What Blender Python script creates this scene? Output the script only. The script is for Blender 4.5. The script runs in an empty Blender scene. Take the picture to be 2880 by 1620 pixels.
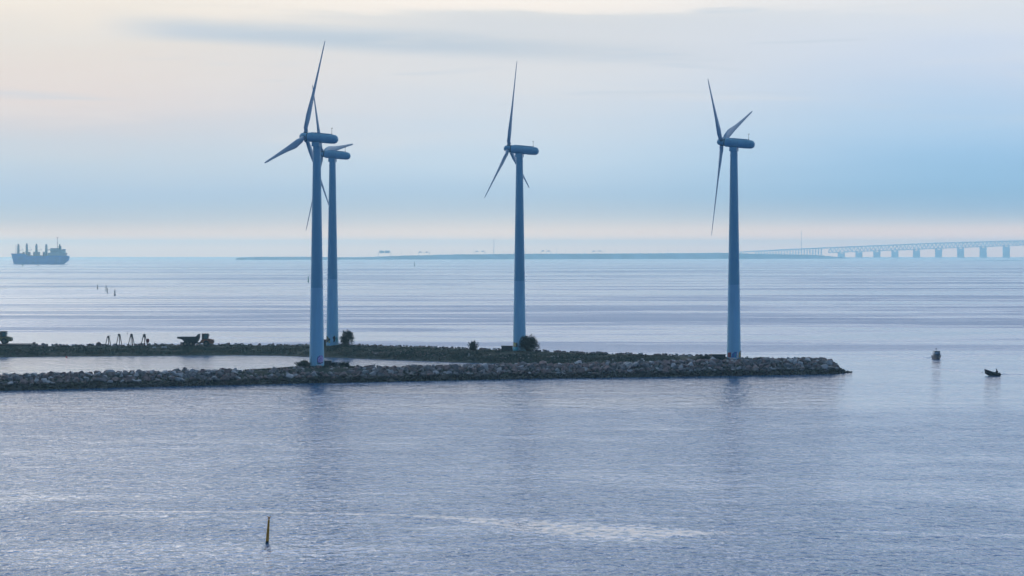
import bpy, bmesh, math, random
from mathutils import Vector, Matrix, noise as mnoise
R = math.radians
random.seed(11)
S = bpy.context.scene
COL = S.collection
H = 28.0            # eye height above the sea
F = 6500.0          # focal length in photo pixels (photo 2880 x 1620)
EYE = 705.0         # photo row of the true eye level
RE = 7.4e6          # earth radius with refraction

# ------------------------------------------------------------------ camera
cam = bpy.data.cameras.new('camera')
cam.sensor_width = 36.0
cam.lens = F * 36.0 / 2880.0
cam.shift_y = -(810.0 - EYE) / 2880.0
cam.clip_start = 1.0
cam.clip_end = 60000.0
camo = bpy.data.objects.new('camera', cam)
camo.location = (0, 0, H)
camo.rotation_euler = (R(90), 0, 0)
COL.objects.link(camo)
S.camera = camo

# ------------------------------------------------------------------ sun + sky
SUN_AZ, SUN_EL = R(-40.0), R(22.0)      # ahead and to the left, behind cloud
sd = Vector((math.sin(SUN_AZ) * math.cos(SUN_EL), math.cos(SUN_AZ) * math.cos(SUN_EL), math.sin(SUN_EL)))
sun = bpy.data.lights.new('sun', 'SUN')
sun.energy = 0.5
sun.angle = R(11)
sun.color = (1.0, 0.9, 0.76)
suno = bpy.data.objects.new('sun', sun)
suno.rotation_euler = sd.to_track_quat('Z', 'Y').to_euler()
suno.location = (0, 0, 300)
COL.objects.link(suno)

S.view_settings.view_transform = 'Standard'
S.view_settings.look = 'None'
S.view_settings.exposure = 0.0
S.view_settings.gamma = 1.0
S.cycles.use_denoising = True
S.cycles.max_bounces = 6
S.cycles.diffuse_bounces = 2
S.cycles.glossy_bounces = 3
S.cycles.volume_bounces = 1
S.cycles.transparent_max_bounces = 6
S.cycles.caustics_reflective = False
S.cycles.caustics_refractive = False


def lin(c):
    return tuple(((v / 255.0) / 12.92 if v <= 10 else ((v / 255.0 + 0.055) / 1.055) ** 2.4) for v in c)


class NT:
    """small helper for node trees"""
    def __init__(self, tree):
        self.t = tree
        tree.nodes.clear()

    def n(self, kind, **kw):
        nd = self.t.nodes.new(kind)
        for k, v in kw.items():
            setattr(nd, k, v)
        return nd

    def l(self, a, b):
        self.t.links.new(a, b)

    def put(self, sock, v):
        if hasattr(v, 'links'):
            self.l(v, sock)
        else:
            sock.default_value = v

    def m(self, op, a, b=0.0, c=0.0, clamp=False):
        nd = self.n('ShaderNodeMath', operation=op, use_clamp=clamp)
        for i, v in enumerate((a, b, c)):
            self.put(nd.inputs[i], v)
        return nd.outputs[0]

    def mix(self, f, a, b, mode='MIX'):
        nd = self.n('ShaderNodeMix', data_type='RGBA', blend_type=mode)
        self.put(nd.inputs[0], f)
        for s, v in ((nd.inputs[6], a), (nd.inputs[7], b)):
            if isinstance(v, tuple):
                v = tuple(v[:3]) + (1.0,)
            self.put(s, v)
        return nd.outputs[2]

    def step(self, x, a, b):
        nd = self.n('ShaderNodeMapRange', interpolation_type='SMOOTHSTEP')
        self.put(nd.inputs[0], x)
        nd.inputs[1].default_value = a
        nd.inputs[2].default_value = b
        return nd.outputs[0]

    def ramp(self, x, stops, interp='LINEAR'):
        nd = self.n('ShaderNodeValToRGB')
        cr = nd.color_ramp
        cr.interpolation = interp
        while len(cr.elements) < len(stops):
            cr.elements.new(0.5)
        top = max(1.0, max(max(c[:3]) for p, c in stops))      # ramps hold 0..1 only
        for e, (p, c) in zip(cr.elements, stops):
            e.position = p
            e.color = tuple(v / top for v in c[:3]) + (1.0,)
        self.l(x, nd.inputs[0])
        if top == 1.0:
            return nd.outputs[0]
        sc = self.n('ShaderNodeVectorMath', operation='SCALE')
        self.l(nd.outputs[0], sc.inputs[0])
        sc.inputs['Scale'].default_value = top
        return sc.outputs[0]

    def comb(self, x, y, z):
        nd = self.n('ShaderNodeCombineXYZ')
        for i, v in enumerate((x, y, z)):
            self.put(nd.inputs[i], v)
        return nd.outputs[0]

    def noise(self, vec, scale=1.0, detail=2.0, rough=0.5, dist=0.0):
        nd = self.n('ShaderNodeTexNoise')
        self.l(vec, nd.inputs['Vector'])
        nd.inputs['Scale'].default_value = scale
        nd.inputs['Detail'].default_value = detail
        nd.inputs['Roughness'].default_value = rough
        nd.inputs['Distortion'].default_value = dist
        return nd.outputs[0]


HZ = 1.0e-4          # haze density per metre
HS = (.34, .59, .78)  # what the haze itself sends to the eye


def build_world():
    w = bpy.data.worlds.new('World')
    S.world = w
    w.use_nodes = True
    T = NT(w.node_tree)
    tc = T.n('ShaderNodeTexCoord')
    sp = T.n('ShaderNodeSeparateXYZ')
    T.l(tc.outputs['Generated'], sp.inputs[0])
    x, y, z = sp.outputs[0], sp.outputs[1], sp.outputs[2]
    e0 = T.m('DIVIDE', z, T.m('MAXIMUM', T.m('SQRT', T.m('SUBTRACT', 1.0, T.m('MULTIPLY', z, z))), 0.02))
    az = T.m('ARCTAN2', x, y)
    # soft cloud noise laid out over the sky directions, stretched along the horizon
    cv = T.comb(T.m('MULTIPLY', az, 5.0), T.m('MULTIPLY', e0, 42.0), 0.0)
    n1 = T.noise(cv, 1.0, 5.0, 0.55, 0.4)
    cv2 = T.comb(T.m('MULTIPLY', az, 9.0), T.m('MULTIPLY', e0, 130.0), 4.0)
    n2 = T.noise(cv2, 1.0, 4.0, 0.5, 0.3)
    warp = T.m('ADD', T.m('MULTIPLY', T.m('SUBTRACT', n1, 0.5), 0.022), T.m('MULTIPLY', T.m('SUBTRACT', n2, 0.5), 0.006))
    ew = T.m('ADD', e0, T.m('MULTIPLY', warp, T.step(e0, 0.008, 0.05)))
    u = T.m('DIVIDE', ew, 0.13, clamp=True)

    def rr(stops):
        out = []
        for row, c in stops:
            e = (EYE - row) / F
            L = HZ * min(21000.0, 93.0 / max(e, 0.001))
            t = math.exp(-L)                       # what the haze lets through along this direction
            c = [max(0.02, (v - (1 - t) * k) / t) for v, k in zip(lin(c), HS)]
            out.append((max(0.0, e) / 0.13, c))
        out.sort(key=lambda q: q[0])
        out.append((1.0, (1.0, .94, .86)))
        return T.ramp(u, out, 'B_SPLINE')
    left = rr([(0, (246, 238, 226)), (60, (240, 232, 224)), (110, (230, 226, 221)), (200, (230, 221, 217)), (290, (225, 218, 219)), (340, (214, 213, 219)), (400, (202, 211, 223)), (470, (194, 211, 226)),
               (530, (178, 203, 226)), (570, (172, 200, 224)), (620, (184, 202, 217)), (655, (205, 210, 218)), (690, (212, 215, 222))])
    mid = rr([(0, (254, 246, 238)), (32, (250, 243, 236)), (48, (218, 222, 226)), (100, (216, 221, 228)), (190, (224, 226, 230)), (260, (214, 222, 232)), (350, (208, 220, 233)), (450, (194, 217, 236)),
              (510, (183, 209, 231)), (550, (173, 203, 227)), (600, (184, 205, 221)), (645, (208, 216, 223)), (690, (213, 218, 225))])
    right = rr([(0, (220, 227, 236)), (80, (219, 227, 238)), (140, (211, 223, 240)), (250, (194, 214, 238)), (350, (178, 210, 238)), (450, (158, 200, 234)), (520, (152, 195, 227)), (560, (149, 191, 222)),
                (605, (170, 198, 220)), (640, (200, 212, 223)), (690, (209, 215, 226))])
    low = T.mix(T.step(az, -0.20, 0.0), left, mid)
    low = T.mix(T.step(az, 0.0, 0.21), low, right)
    # the long grey streak of cloud high on the left
    ec = T.m('SUBTRACT', 0.0935, T.m('MULTIPLY', T.m('ADD', az, 0.11), 0.05))
    dd = T.m('DIVIDE', T.m('SUBTRACT', T.m('ADD', e0, T.m('MULTIPLY', warp, 0.35)), ec), 0.0060)
    sm = T.step(T.m('ABSOLUTE', dd), 1.3, 0.1)
    sm = T.m('MULTIPLY', sm, T.m('MULTIPLY', T.step(az, -0.185, -0.135), T.step(az, 0.13, -0.07)))
    low = T.mix(T.m('MULTIPLY', sm, 0.92), low, lin((194, 206, 219)))
    # second, thinner wisps
    wz = T.m('MULTIPLY', T.step(n2, 0.56, 0.75), T.step(e0, 0.045, 0.07))
    low = T.mix(T.m('MULTIPLY', wz, 0.6), low, lin((200, 212, 226)))
    wz2 = T.m('MULTIPLY', T.step(n1, 0.52, 0.74), T.step(e0, 0.02, 0.05))
    low = T.mix(T.m('MULTIPLY', wz2, 0.45), low, lin((236, 230, 228)))
    high = T.ramp(z, [(0.11, (1.15, 1.07, .97)), (0.135, (1.5, 1.42, 1.32)), (0.22, (1.5, 1.66, 1.98)), (0.45, (.88, 1.16, 1.66)), (0.7, (.36, .48, .74)), (1.0, (.24, .32, .46))])
    front = T.mix(T.step(e0, 0.112, 0.135), low, high)
    # added warm glow above the view, apart from the sun, brightens the water
    dot = T.n('ShaderNodeVectorMath', operation='DOT_PRODUCT')
    T.l(tc.outputs['Generated'], dot.inputs[0])
    dot.inputs[1].default_value = (math.sin(R(-15)) * math.cos(R(9)), math.cos(R(-15)) * math.cos(R(9)), math.sin(R(9)))   # centre of the added glow
    glow = T.m('MULTIPLY', T.m('POWER', T.m('MAXIMUM', dot.outputs['Value'], 0.0), 260.0), T.step(e0, 0.108, 0.13))
    front = T.mix(glow, front, (2.0, 1.8, 1.45), 'ADD')
    back = T.ramp(z, [(0.0, (.060, .15, .35)), (0.12, (.065, .16, .37)), (0.35, (.09, .19, .40)), (0.7, (.18, .28, .44)), (1.0, (.24, .32, .46))])
    fb = T.step(T.m('DIVIDE', y, T.m('MAXIMUM', T.m('SQRT', T.m('SUBTRACT', 1.0, T.m('MULTIPLY', z, z))), 0.05)), -0.15, 0.75)
    cover = T.mix(fb, back, front)
    bg = T.n('ShaderNodeBackground')
    T.l(cover, bg.inputs[0])
    bg.inputs[1].default_value = 1.0
    sky = T.n('ShaderNodeTexSky', sky_type='NISHITA', sun_disc=False)
    sky.sun_elevation = SUN_EL
    sky.sun_rotation = SUN_AZ
    bs = T.n('ShaderNodeBackground')
    T.l(sky.outputs[0], bs.inputs[0])
    bs.inputs[1].default_value = 0.06
    mx = T.n('ShaderNodeMixShader')
    mx.inputs[0].default_value = 0.93       # closed cloud deck over the clear sky
    T.l(bs.outputs[0], mx.inputs[1])
    T.l(bg.outputs[0], mx.inputs[2])
    out = T.n('ShaderNodeOutputWorld')
    T.l(mx.outputs[0], out.inputs[0])


build_world()


# ------------------------------------------------------------------ helpers
def sea_z(x, y):
    return -(x * x + y * y) / (2 * RE)


def X(px, Y):
    return (px - 1440.0) / F * Y


def Zp(py, Y):
    return H - (py - EYE) * Y / F


def Ywater(py):
    return H * F / (py - EYE)


def interp(pts, x):
    if x <= pts[0][0]:
        return pts[0][1]
    for (a, b), (c, d) in zip(pts, pts[1:]):
        if x <= c:
            return b + (d - b) * (x - a) / (c - a)
    return pts[-1][1]


def sstep(a, b, x):
    t = max(0.0, min(1.0, (x - a) / (b - a)))
    return t * t * (3 - 2 * t)


class MB:
    def __init__(self):
        self.v, self.f, self.mi = [], [], []
        self.cur = 0

    def add(self, vs, fs):
        o = len(self.v)
        self.v += [tuple(p) for p in vs]
        self.f += [tuple(i + o for i in q) for q in fs]
        self.mi += [self.cur] * len(fs)

    def box(self, c, s, rot=None, taper=1.0):
        hx, hy, hz = s[0] / 2, s[1] / 2, s[2] / 2
        vs = []
        for dz in (-1, 1):
            k = taper if dz > 0 else 1.0
            for dx, dy in ((-1, -1), (1, -1), (1, 1), (-1, 1)):
                vs.append(Vector((dx * hx * k, dy * hy * k, dz * hz)))
        if rot is not None:
            vs = [rot @ p for p in vs]
        vs = [p + Vector(c) for p in vs]
        self.add(vs, [(3, 2, 1, 0), (4, 5, 6, 7), (0, 1, 5, 4), (1, 2, 6, 5), (2, 3, 7, 6), (3, 0, 4, 7)])

    def tube(self, p0, p1, r0, r1=None, n=8, caps=True):
        r1 = r0 if r1 is None else r1
        p0, p1 = Vector(p0), Vector(p1)
        q = (p1 - p0).to_track_quat('Z', 'Y')
        vs = []
        for p, r in ((p0, r0), (p1, r1)):
            for i in range(n):
                a = 2 * math.pi * i / n
                vs.append(p + q @ Vector((r * math.cos(a), r * math.sin(a), 0)))
        fs = [(i, (i + 1) % n, n + (i + 1) % n, n + i) for i in range(n)]
        if caps:
            fs += [tuple(range(n))[::-1], tuple(range(n, 2 * n))]
        self.add(vs, fs)

    def lathe(self, prof, n=24, mat=None, caps=True):
        mat = mat or Matrix.Identity(4)
        vs, fs = [], []
        for r, z in prof:
            for i in range(n):
                a = 2 * math.pi * i / n
                vs.append(mat @ Vector((r * math.cos(a), r * math.sin(a), z)))
        for k in range(len(prof) - 1):
            for i in range(n):
                fs.append((k * n + i, k * n + (i + 1) % n, (k + 1) * n + (i + 1) % n, (k + 1) * n + i))
        if caps:
            fs.append(tuple(range(n))[::-1])
            fs.append(tuple(range((len(prof) - 1) * n, len(prof) * n)))
        self.add(vs, fs)

    def loft(self, rings, caps=True):
        n = len(rings[0])
        vs = [p for r in rings for p in r]
        fs = []
        for k in range(len(rings) - 1):
            for i in range(n):
                fs.append((k * n + i, k * n + (i + 1) % n, (k + 1) * n + (i + 1) % n, (k + 1) * n + i))
        if caps:
            fs.append(tuple(range(n))[::-1])
            fs.append(tuple(range((len(rings) - 1) * n, len(rings) * n)))
        self.add(vs, fs)

    def prism(self, outline, y0, y1):
        """outline in x,z extruded along y"""
        n = len(outline)
        vs = [(a, y0, b) for a, b in outline] + [(a, y1, b) for a, b in outline]
        fs = [tuple(range(n)), tuple(range(n, 2 * n))[::-1]]
        fs += [(i, n + i, n + (i + 1) % n, (i + 1) % n) for i in range(n)]
        self.add(vs, fs)

    def ball(self, c, r, n=10, sc=(1, 1, 1)):
        prof = []
        for k in range(n // 2 + 1):
            a = -math.pi / 2 + math.pi * k / (n // 2)
            prof.append((max(r * math.cos(a), r * 0.02), r * math.sin(a)))
        m = Matrix.Translation(c) @ Matrix.Diagonal((*sc, 1))
        self.lathe(prof, n, m)

    def build(self, name, mats, parent=None, smooth=None, fix=True):
        me = bpy.data.meshes.new(name)
        me.from_pydata(self.v, [], self.f)
        for m in (mats if isinstance(mats, (list, tuple)) else [mats]):
            me.materials.append(m)
        me.polygons.foreach_set('material_index', self.mi)
        if fix:
            bm = bmesh.new()
            bm.from_mesh(me)
            bmesh.ops.recalc_face_normals(bm, faces=bm.faces)
            bm.to_mesh(me)
            bm.free()
        if smooth is not None:
            me.polygons.foreach_set('use_smooth', [True] * len(me.polygons))
            try:
                me.set_sharp_from_angle(angle=R(smooth))
            except Exception:
                pass
        me.update()
        o = bpy.data.objects.new(name, me)
        COL.objects.link(o)
        if parent is not None:
            o.parent = parent
        return o


def tag(o, label=None, cat=None, group=None, kind=None):
    for k, v in (('label', label), ('category', cat), ('group', group), ('kind', kind)):
        if v:
            o[k] = v
    return o


def thing(name, label, cat, loc=(0, 0, 0), rz=0.0, group=None):
    o = bpy.data.objects.new(name, None)
    o.location = loc
    o.rotation_euler = (0, 0, rz)
    o.empty_display_size = 1.0
    COL.objects.link(o)
    return tag(o, label, cat, group)


def copy_tree(o, parent=None):
    c = o.copy()
    COL.objects.link(c)
    if parent is not None:
        c.parent = parent
    for ch in [k for k in bpy.data.objects if k.parent == o]:
        copy_tree(ch, c)
    return c


MATS = {}


def mat(name, col, rough=0.6, var=0.25, scale=1.5, metal=0.0, bump=0.0, col2=None, streak=1.0, spec=0.4):
    if name in MATS:
        return MATS[name]
    m = bpy.data.materials.new(name)
    m.use_nodes = True
    T = NT(m.node_tree)
    tc = T.n('ShaderNodeTexCoord')
    mp = T.n('ShaderNodeMapping')
    mp.inputs['Scale'].default_value = (1, 1, streak)
    T.l(tc.outputs['Object'], mp.inputs[0])
    nz = T.noise(mp.outputs[0], scale, 5.0, 0.6)
    c2 = col2 or tuple(v * (1 - var) for v in col)
    c1 = col if col2 else tuple(min(1, v * (1 + var * 0.6)) for v in col)
    c = T.mix(T.step(nz, 0.35, 0.68), c2, c1)
    b = T.n('ShaderNodeBsdfPrincipled')
    T.l(c, b.inputs['Base Color'])
    T.put(b.inputs['Roughness'], T.m('ADD', rough - 0.08, T.m('MULTIPLY', nz, 0.16), clamp=True))
    b.inputs['Metallic'].default_value = metal
    b.inputs['Specular IOR Level'].default_value = spec
    if bump:
        bp = T.n('ShaderNodeBump')
        bp.inputs['Strength'].default_value = 0.7
        bp.inputs['Distance'].default_value = bump
        T.l(nz, bp.inputs['Height'])
        T.l(bp.outputs[0], b.inputs['Normal'])
    out = T.n('ShaderNodeOutputMaterial')
    T.l(b.outputs[0], out.inputs[0])
    MATS[name] = m
    return m


# ------------------------------------------------------------------ water
def water_material():
    m = bpy.data.materials.new('sea water')
    m.use_nodes = True
    T = NT(m.node_tree)
    geo = T.n('ShaderNodeNewGeometry')
    sp = T.n('ShaderNodeSeparateXYZ')
    T.l(geo.outputs['Position'], sp.inputs[0])
    x, y = sp.outputs[0], sp.outputs[1]
    flat = T.comb(x, y, 0.0)

    def aniso(sx, sy, off=0.0, **k):
        return T.noise(T.comb(T.m('MULTIPLY', x, 1 / sx), T.m('MULTIPLY', y, 1 / sy), off), 1.0, **k)
    # wind lanes: long calm and ruffled bands lying across the view
    w1 = aniso(620.0, 120.0, 3.3, detail=7.0, rough=0.66, dist=0.5)
    w2 = aniso(150.0, 24.0, 9.1, detail=5.0, rough=0.64, dist=0.6)
    lanes = T.m('ADD', T.m('MULTIPLY', w1, 0.65), T.m('MULTIPLY', w2, 0.35))
    lanes = T.m('ADD', 0.0, T.m('MULTIPLY', T.step(lanes, 0.43, 0.57), 0.92))
    # nearer water: a fresher, evenly ruffled surface with soft gusts
    g1 = aniso(70.0, 30.0, 1.7, detail=4.0, rough=0.6, dist=0.4)
    g2 = aniso(22.0, 7.0, 4.4, detail=4.0, rough=0.6)
    near = T.m('ADD', T.m('MULTIPLY', T.step(g1, 0.42, 0.72), 0.34), T.m('MULTIPLY', T.step(g2, 0.45, 0.7), 0.22))
    wig = T.m('ADD', T.m('MULTIPLY', w2, 34.0), T.m('MULTIPLY', aniso(24.0, 7.0, 6.0, detail=4.0, rough=0.65), 44.0))
    lee = T.m('MULTIPLY', T.step(T.m('ADD', y, wig), 414.0, 466.0), T.m('ADD', 0.36, T.m('MULTIPLY', T.step(w2, 0.36, 0.64), 0.36)))
    calm = T.m('MAXIMUM', near, lee)
    calm = T.mix(T.step(y, 560.0, 640.0), calm, lanes)
    # sheltered basin between the two banks
    bas = T.m('MULTIPLY', T.m('MULTIPLY', T.step(y, 488.0, 500.0), T.step(y, 622.0, 612.0)), T.step(x, 30.0, 0.0))
    calm = T.m('MAXIMUM', calm, T.m('MULTIPLY', bas, 0.62))

    def fcurve(pts, x0, x1, y0, y1):
        u = T.n('ShaderNodeMapRange')
        T.l(x, u.inputs[0])
        u.inputs[1].default_value, u.inputs[2].default_value = x0, x1
        fc = T.n('ShaderNodeFloatCurve')
        c = fc.mapping.curves[0]
        P = [((a - x0) / (x1 - x0), (b - y0) / (y1 - y0)) for a, b in pts]
        P = [(0.0, P[0][1])] + P + [(1.0, P[-1][1])]
        while len(c.points) < len(P):
            c.points.new(0.5, 0.5)
        for p, q in zip(c.points, P):
            p.location = q
            p.handle_type = 'AUTO_CLAMPED'
        fc.mapping.update()
        T.l(u.outputs[0], fc.inputs['Value'])
        return T.m('ADD', T.m('MULTIPLY', fc.outputs[0], y1 - y0), y0)
    mott = aniso(0.9, 1.5, 2.0, detail=3.0, rough=0.65)
    wob = aniso(4.5, 3.0, 5.0, detail=4.0, rough=0.65)

    def slick(cl, hw, amp=1.0, ragged=0.6):
        """old boat wakes left as smooth lanes on the surface"""
        xs = [p[0] for p in cl]
        yc = fcurve(cl, xs[0] - 20, xs[-1] + 20, min(p[1] for p in cl) - 5, max(p[1] for p in cl) + 5)
        h = fcurve(hw, xs[0] - 20, xs[-1] + 20, 0.0, 12.0)
        d = T.m('ABSOLUTE', T.m('SUBTRACT', y, yc))
        d = T.m('DIVIDE', d, T.m('MAXIMUM', h, 0.02))
        d = T.m('ADD', d, T.m('MULTIPLY', T.m('SUBTRACT', wob, 0.5), 2.2 * ragged))
        s = T.step(d, 1.45, 0.15)
        s = T.m('MULTIPLY', T.m('POWER', s, 0.6), T.step(T.m('ADD', mott, T.m('MULTIPLY', s, 0.16)), 0.46, 0.74))
        return T.m('MULTIPLY', T.m('MULTIPLY', s, T.step(h, 0.03, 0.3)), amp)
    sl = slick([(-47, 248.3), (-28, 247.6), (-16.6, 245.6), (-7, 242.6), (2.2, 234), (11, 230), (18, 229.5), (25, 229)],
               [(-50, 0.0), (-45, 0.6), (-16, 1.2), (-7, 2.2), (1, 8.0), (8, 9.5), (15, 6.0), (21, 2.0), (27, 0.0)], 1.0, 0.9)
    sl = T.m('MAXIMUM', sl, slick([(-70, 299), (-45, 299.5), (-20, 300.5)], [(-80, .7), (-40, .6), (-22, .35), (-16, 0.0)], 0.75))
    sl = T.m('MAXIMUM', sl, slick([(8, 304), (16, 303), (24, 301)], [(6, 0.0), (12, .5), (22, .5), (25, 0.0)], 0.7))
    sl = T.m('MAXIMUM', sl, slick([(30, 231), (40, 229), (60, 226)], [(28, 0.0), (36, 1.6), (46, 2.2), (70, 2.0)], 0.55, 1.2))
    sl = T.m('MAXIMUM', sl, slick([(-5, 420), (20, 418), (45, 414), (90, 407)], [(-20, 0.0), (0, 4.5), (30, 3.5), (45, 1.2), (90, 1.0)], 0.95, 0.3))
    # pale lanes far out at the left
    for yy0, yy1, xe in ((1440.0, 1700.0, -180.0), (850.0, 960.0, -95.0)):
        f = T.m('MULTIPLY', T.m('MULTIPLY', T.step(y, yy0 - 30, yy0 + 40), T.step(y, yy1 + 30, yy1 - 40)), T.step(T.m('ADD', x, T.m('MULTIPLY', w2, 60.0)), xe, xe - 90))
        calm = T.mix(f, calm, (0.40, 0.40, 0.40))
    calm = T.m('MAXIMUM', calm, sl)
    rip = T.m('SUBTRACT', 1.0, calm, clamp=True)
    # ripples
    wv = T.n('ShaderNodeMapping')
    T.l(flat, wv.inputs[0])
    wv.inputs['Rotation'].default_value = (0, 0, R(14))
    wv.inputs['Scale'].default_value = (1.0, 0.55, 1.0)
    c1 = T.noise(wv.outputs[0], 0.95, 3.0, 0.55, 0.3)
    c2 = T.noise(wv.outputs[0], 0.27, 2.0, 0.5, 0.2)
    hgt = T.m('ADD', T.m('MULTIPLY', T.m('MULTIPLY', c1, T.m('ADD', 0.3, aniso(9.0, 6.0, 8.0, detail=2.0))), 1.15), T.m('MULTIPLY', c2, 0.75))
    bp = T.n('ShaderNodeBump')
    bp.inputs['Distance'].default_value = 1.0
    T.l(hgt, bp.inputs['Height'])
    T.l(T.m('ADD', 0.07, T.m('MULTIPLY', T.m('POWER', rip, 1.5), 0.93)), bp.inputs['Strength'])
    b = T.n('ShaderNodeBsdfPrincipled')
    b.inputs['Base Color'].default_value = (0.032, 0.135, 0.30, 1)
    b.inputs['IOR'].default_value = 1.333
    b.inputs['Specular IOR Level'].default_value = 0.5
    # ripples too fine to resolve far out count as roughness
    far = T.step(y, 480.0, 760.0)
    rn = T.m('ADD', 0.06, T.m('MULTIPLY', rip, 0.08))
    rf = T.m('ADD', 0.14, T.m('MULTIPLY', T.m('MULTIPLY', T.m('POWER', rip, 1.4), 0.23), T.m('SUBTRACT', 1.0, T.m('MULTIPLY', T.step(y, 2500.0, 9000.0), 0.65))))
    T.l(T.m('ADD', T.m('MULTIPLY', rn, T.m('SUBTRACT', 1.0, far)), T.m('MULTIPLY', rf, far)), b.inputs['Roughness'])
    T.l(bp.outputs[0], b.inputs['Normal'])
    out = T.n('ShaderNodeOutputMaterial')
    T.l(b.outputs[0], out.inputs[0])
    return m


WATER = water_material()


def build_sea():
    mb = MB()
    rings = [0.0]
    r = 60.0
    while r < 21800:
        rings.append(r)
        r *= 1.13
    rings.append(21800.0)
    n = 144
    vs = [(0, 0, 0)]
    for r in rings[1:]:
        for i in range(n):
            a = 2 * math.pi * i / n
            vs.append((r * math.cos(a), r * math.sin(a), -r * r / (2 * RE)))
    fs = [(0, 1 + i, 1 + (i + 1) % n) for i in range(n)]
    for k in range(len(rings) - 2):
        o = 1 + k * n
        for i in range(n):
            fs.append((o + i, o + n + i, o + n + (i + 1) % n, o + (i + 1) % n))
    mb.add(vs, fs)
    o = mb.build('sea', WATER, smooth=60, fix=False)
    tag(o, kind='structure')


build_sea()

# ------------------------------------------------------------------ breakwater and bank terrain
MOLE = [(X(p, Ywater(q)), Ywater(q)) for p, q in ((-300, 1108), (0, 1099), (450, 1087), (894, 1077.5), (1453, 1065.5), (2068, 1056.5), (2348, 1052), (2395, 1048))]
BANK = [(X(p, Ywater(q)), Ywater(q)) for p, q in ((-300, 1006), (0, 1004), (200, 1002), (640, 999.4), (780, 1000), (1060, 1009.7), (1280, 1018.7), (1430, 1023.5))]
BANK += [(10, 560), (30, 547), (45, 538), (60, 534)]


def prof(p, v):
    return interp(p, v)


def mole_h(x, y):
    v = y - interp(MOLE, x)
    wide = 5.5 * math.exp(-((x + 42) / 11.0) ** 2) + 12 * sstep(15, 35, x)
    hc = 2.45 + 0.45 * math.exp(-((x + 42) / 8.0) ** 2) + 0.35 * sstep(20, 45, x)
    k = sstep(80.5, 71.5, x)
    hc *= k
    if v < 8:
        z = interp([(-6, -2.4), (0, -0.15), (6.5, hc - 0.1), (8, hc)], v)
    else:
        z = interp([(8, hc), (9.5 + wide, hc - 0.1), (14.5 + wide, 0.0 - 0.3), (20 + wide, -2.2)], v)
    if k < 1:
        z = min(z, -1.5 + (hc + 1.5))
        z -= (1 - k) * 1.2
    return z


def bank_h(x, y):
    v = y - interp(BANK, x)
    k = sstep(64, 50, x)
    hc = 2.05 + 0.57 * sstep(-62, -45, x) + 0.2 * mnoise.noise(Vector((x * 0.07, 3, 0)))
    z = interp([(-6, -2.2), (0, -0.05), (2, 0.55), (6, hc * .53), (11, hc * .85), (15, hc), (22, hc - 0.15), (27, 0.6), (33, -2.2)], v)
    z += (0.18 * mnoise.noise(Vector((x * 0.25, y * 0.25, 1))) + 0.1 * mnoise.noise(Vector((x * 0.9, y * 0.9, 7)))) * sstep(0, 3, v)
    return z * k - 2.5 * (1 - k)


def ground(x, y):
    return max(mole_h(x, y), bank_h(x, y))


def ground_material():
    m = bpy.data.materials.new('bank soil and grass')
    m.use_nodes = True
    T = NT(m.node_tree)
    geo = T.n('ShaderNodeNewGeometry')
    p = geo.outputs['Position']
    n1 = T.noise(p, 0.12, 4.0, 0.6)
    n2 = T.noise(p, 1.1, 5.0, 0.65)
    c = T.mix(T.step(n1, 0.4, 0.62), (0.025, 0.042, 0.032), (0.06, 0.06, 0.036))
    c = T.mix(T.step(n2, 0.45, 0.7), c, (0.10, 0.095, 0.075))
    b = T.n('ShaderNodeBsdfPrincipled')
    T.l(c, b.inputs['Base Color'])
    b.inputs['Roughness'].default_value = 0.9
    b.inputs['Specular IOR Level'].default_value = 0.15
    bp = T.n('ShaderNodeBump')
    bp.inputs['Distance'].default_value = 0.25
    T.l(n2, bp.inputs['Height'])
    T.l(bp.outputs[0], b.inputs['Normal'])
    T.l(b.outputs[0], T.n('ShaderNodeOutputMaterial').inputs[0])
    return m


GROUND = ground_material()


def build_terrain():
    x0, x1, dx = -165.0, 82.0, 1.0
    y0, y1, dy = 448.0, 660.0, 0.8
    nx, ny = int((x1 - x0) / dx) + 1, int((y1 - y0) / dy) + 1
    idx, vs, fs = {}, [], []
    zz = [[ground(x0 + i * dx, y0 + j * dy) for j in range(ny)] for i in range(nx)]

    def vid(i, j):
        k = (i, j)
        if k not in idx:
            idx[k] = len(vs)
            vs.append((x0 + i * dx, y0 + j * dy, zz[i][j]))
        return idx[k]
    for i in range(nx - 1):
        for j in range(ny - 1):
            if max(zz[i][j], zz[i + 1][j], zz[i][j + 1], zz[i + 1][j + 1]) > -0.9:
                fs.append((vid(i, j), vid(i + 1, j), vid(i + 1, j + 1), vid(i, j + 1)))
    mb = MB()
    mb.add(vs, fs)
    o = mb.build('embankment', GROUND, smooth=50, fix=False)
    tag(o, kind='structure')


build_terrain()


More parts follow.
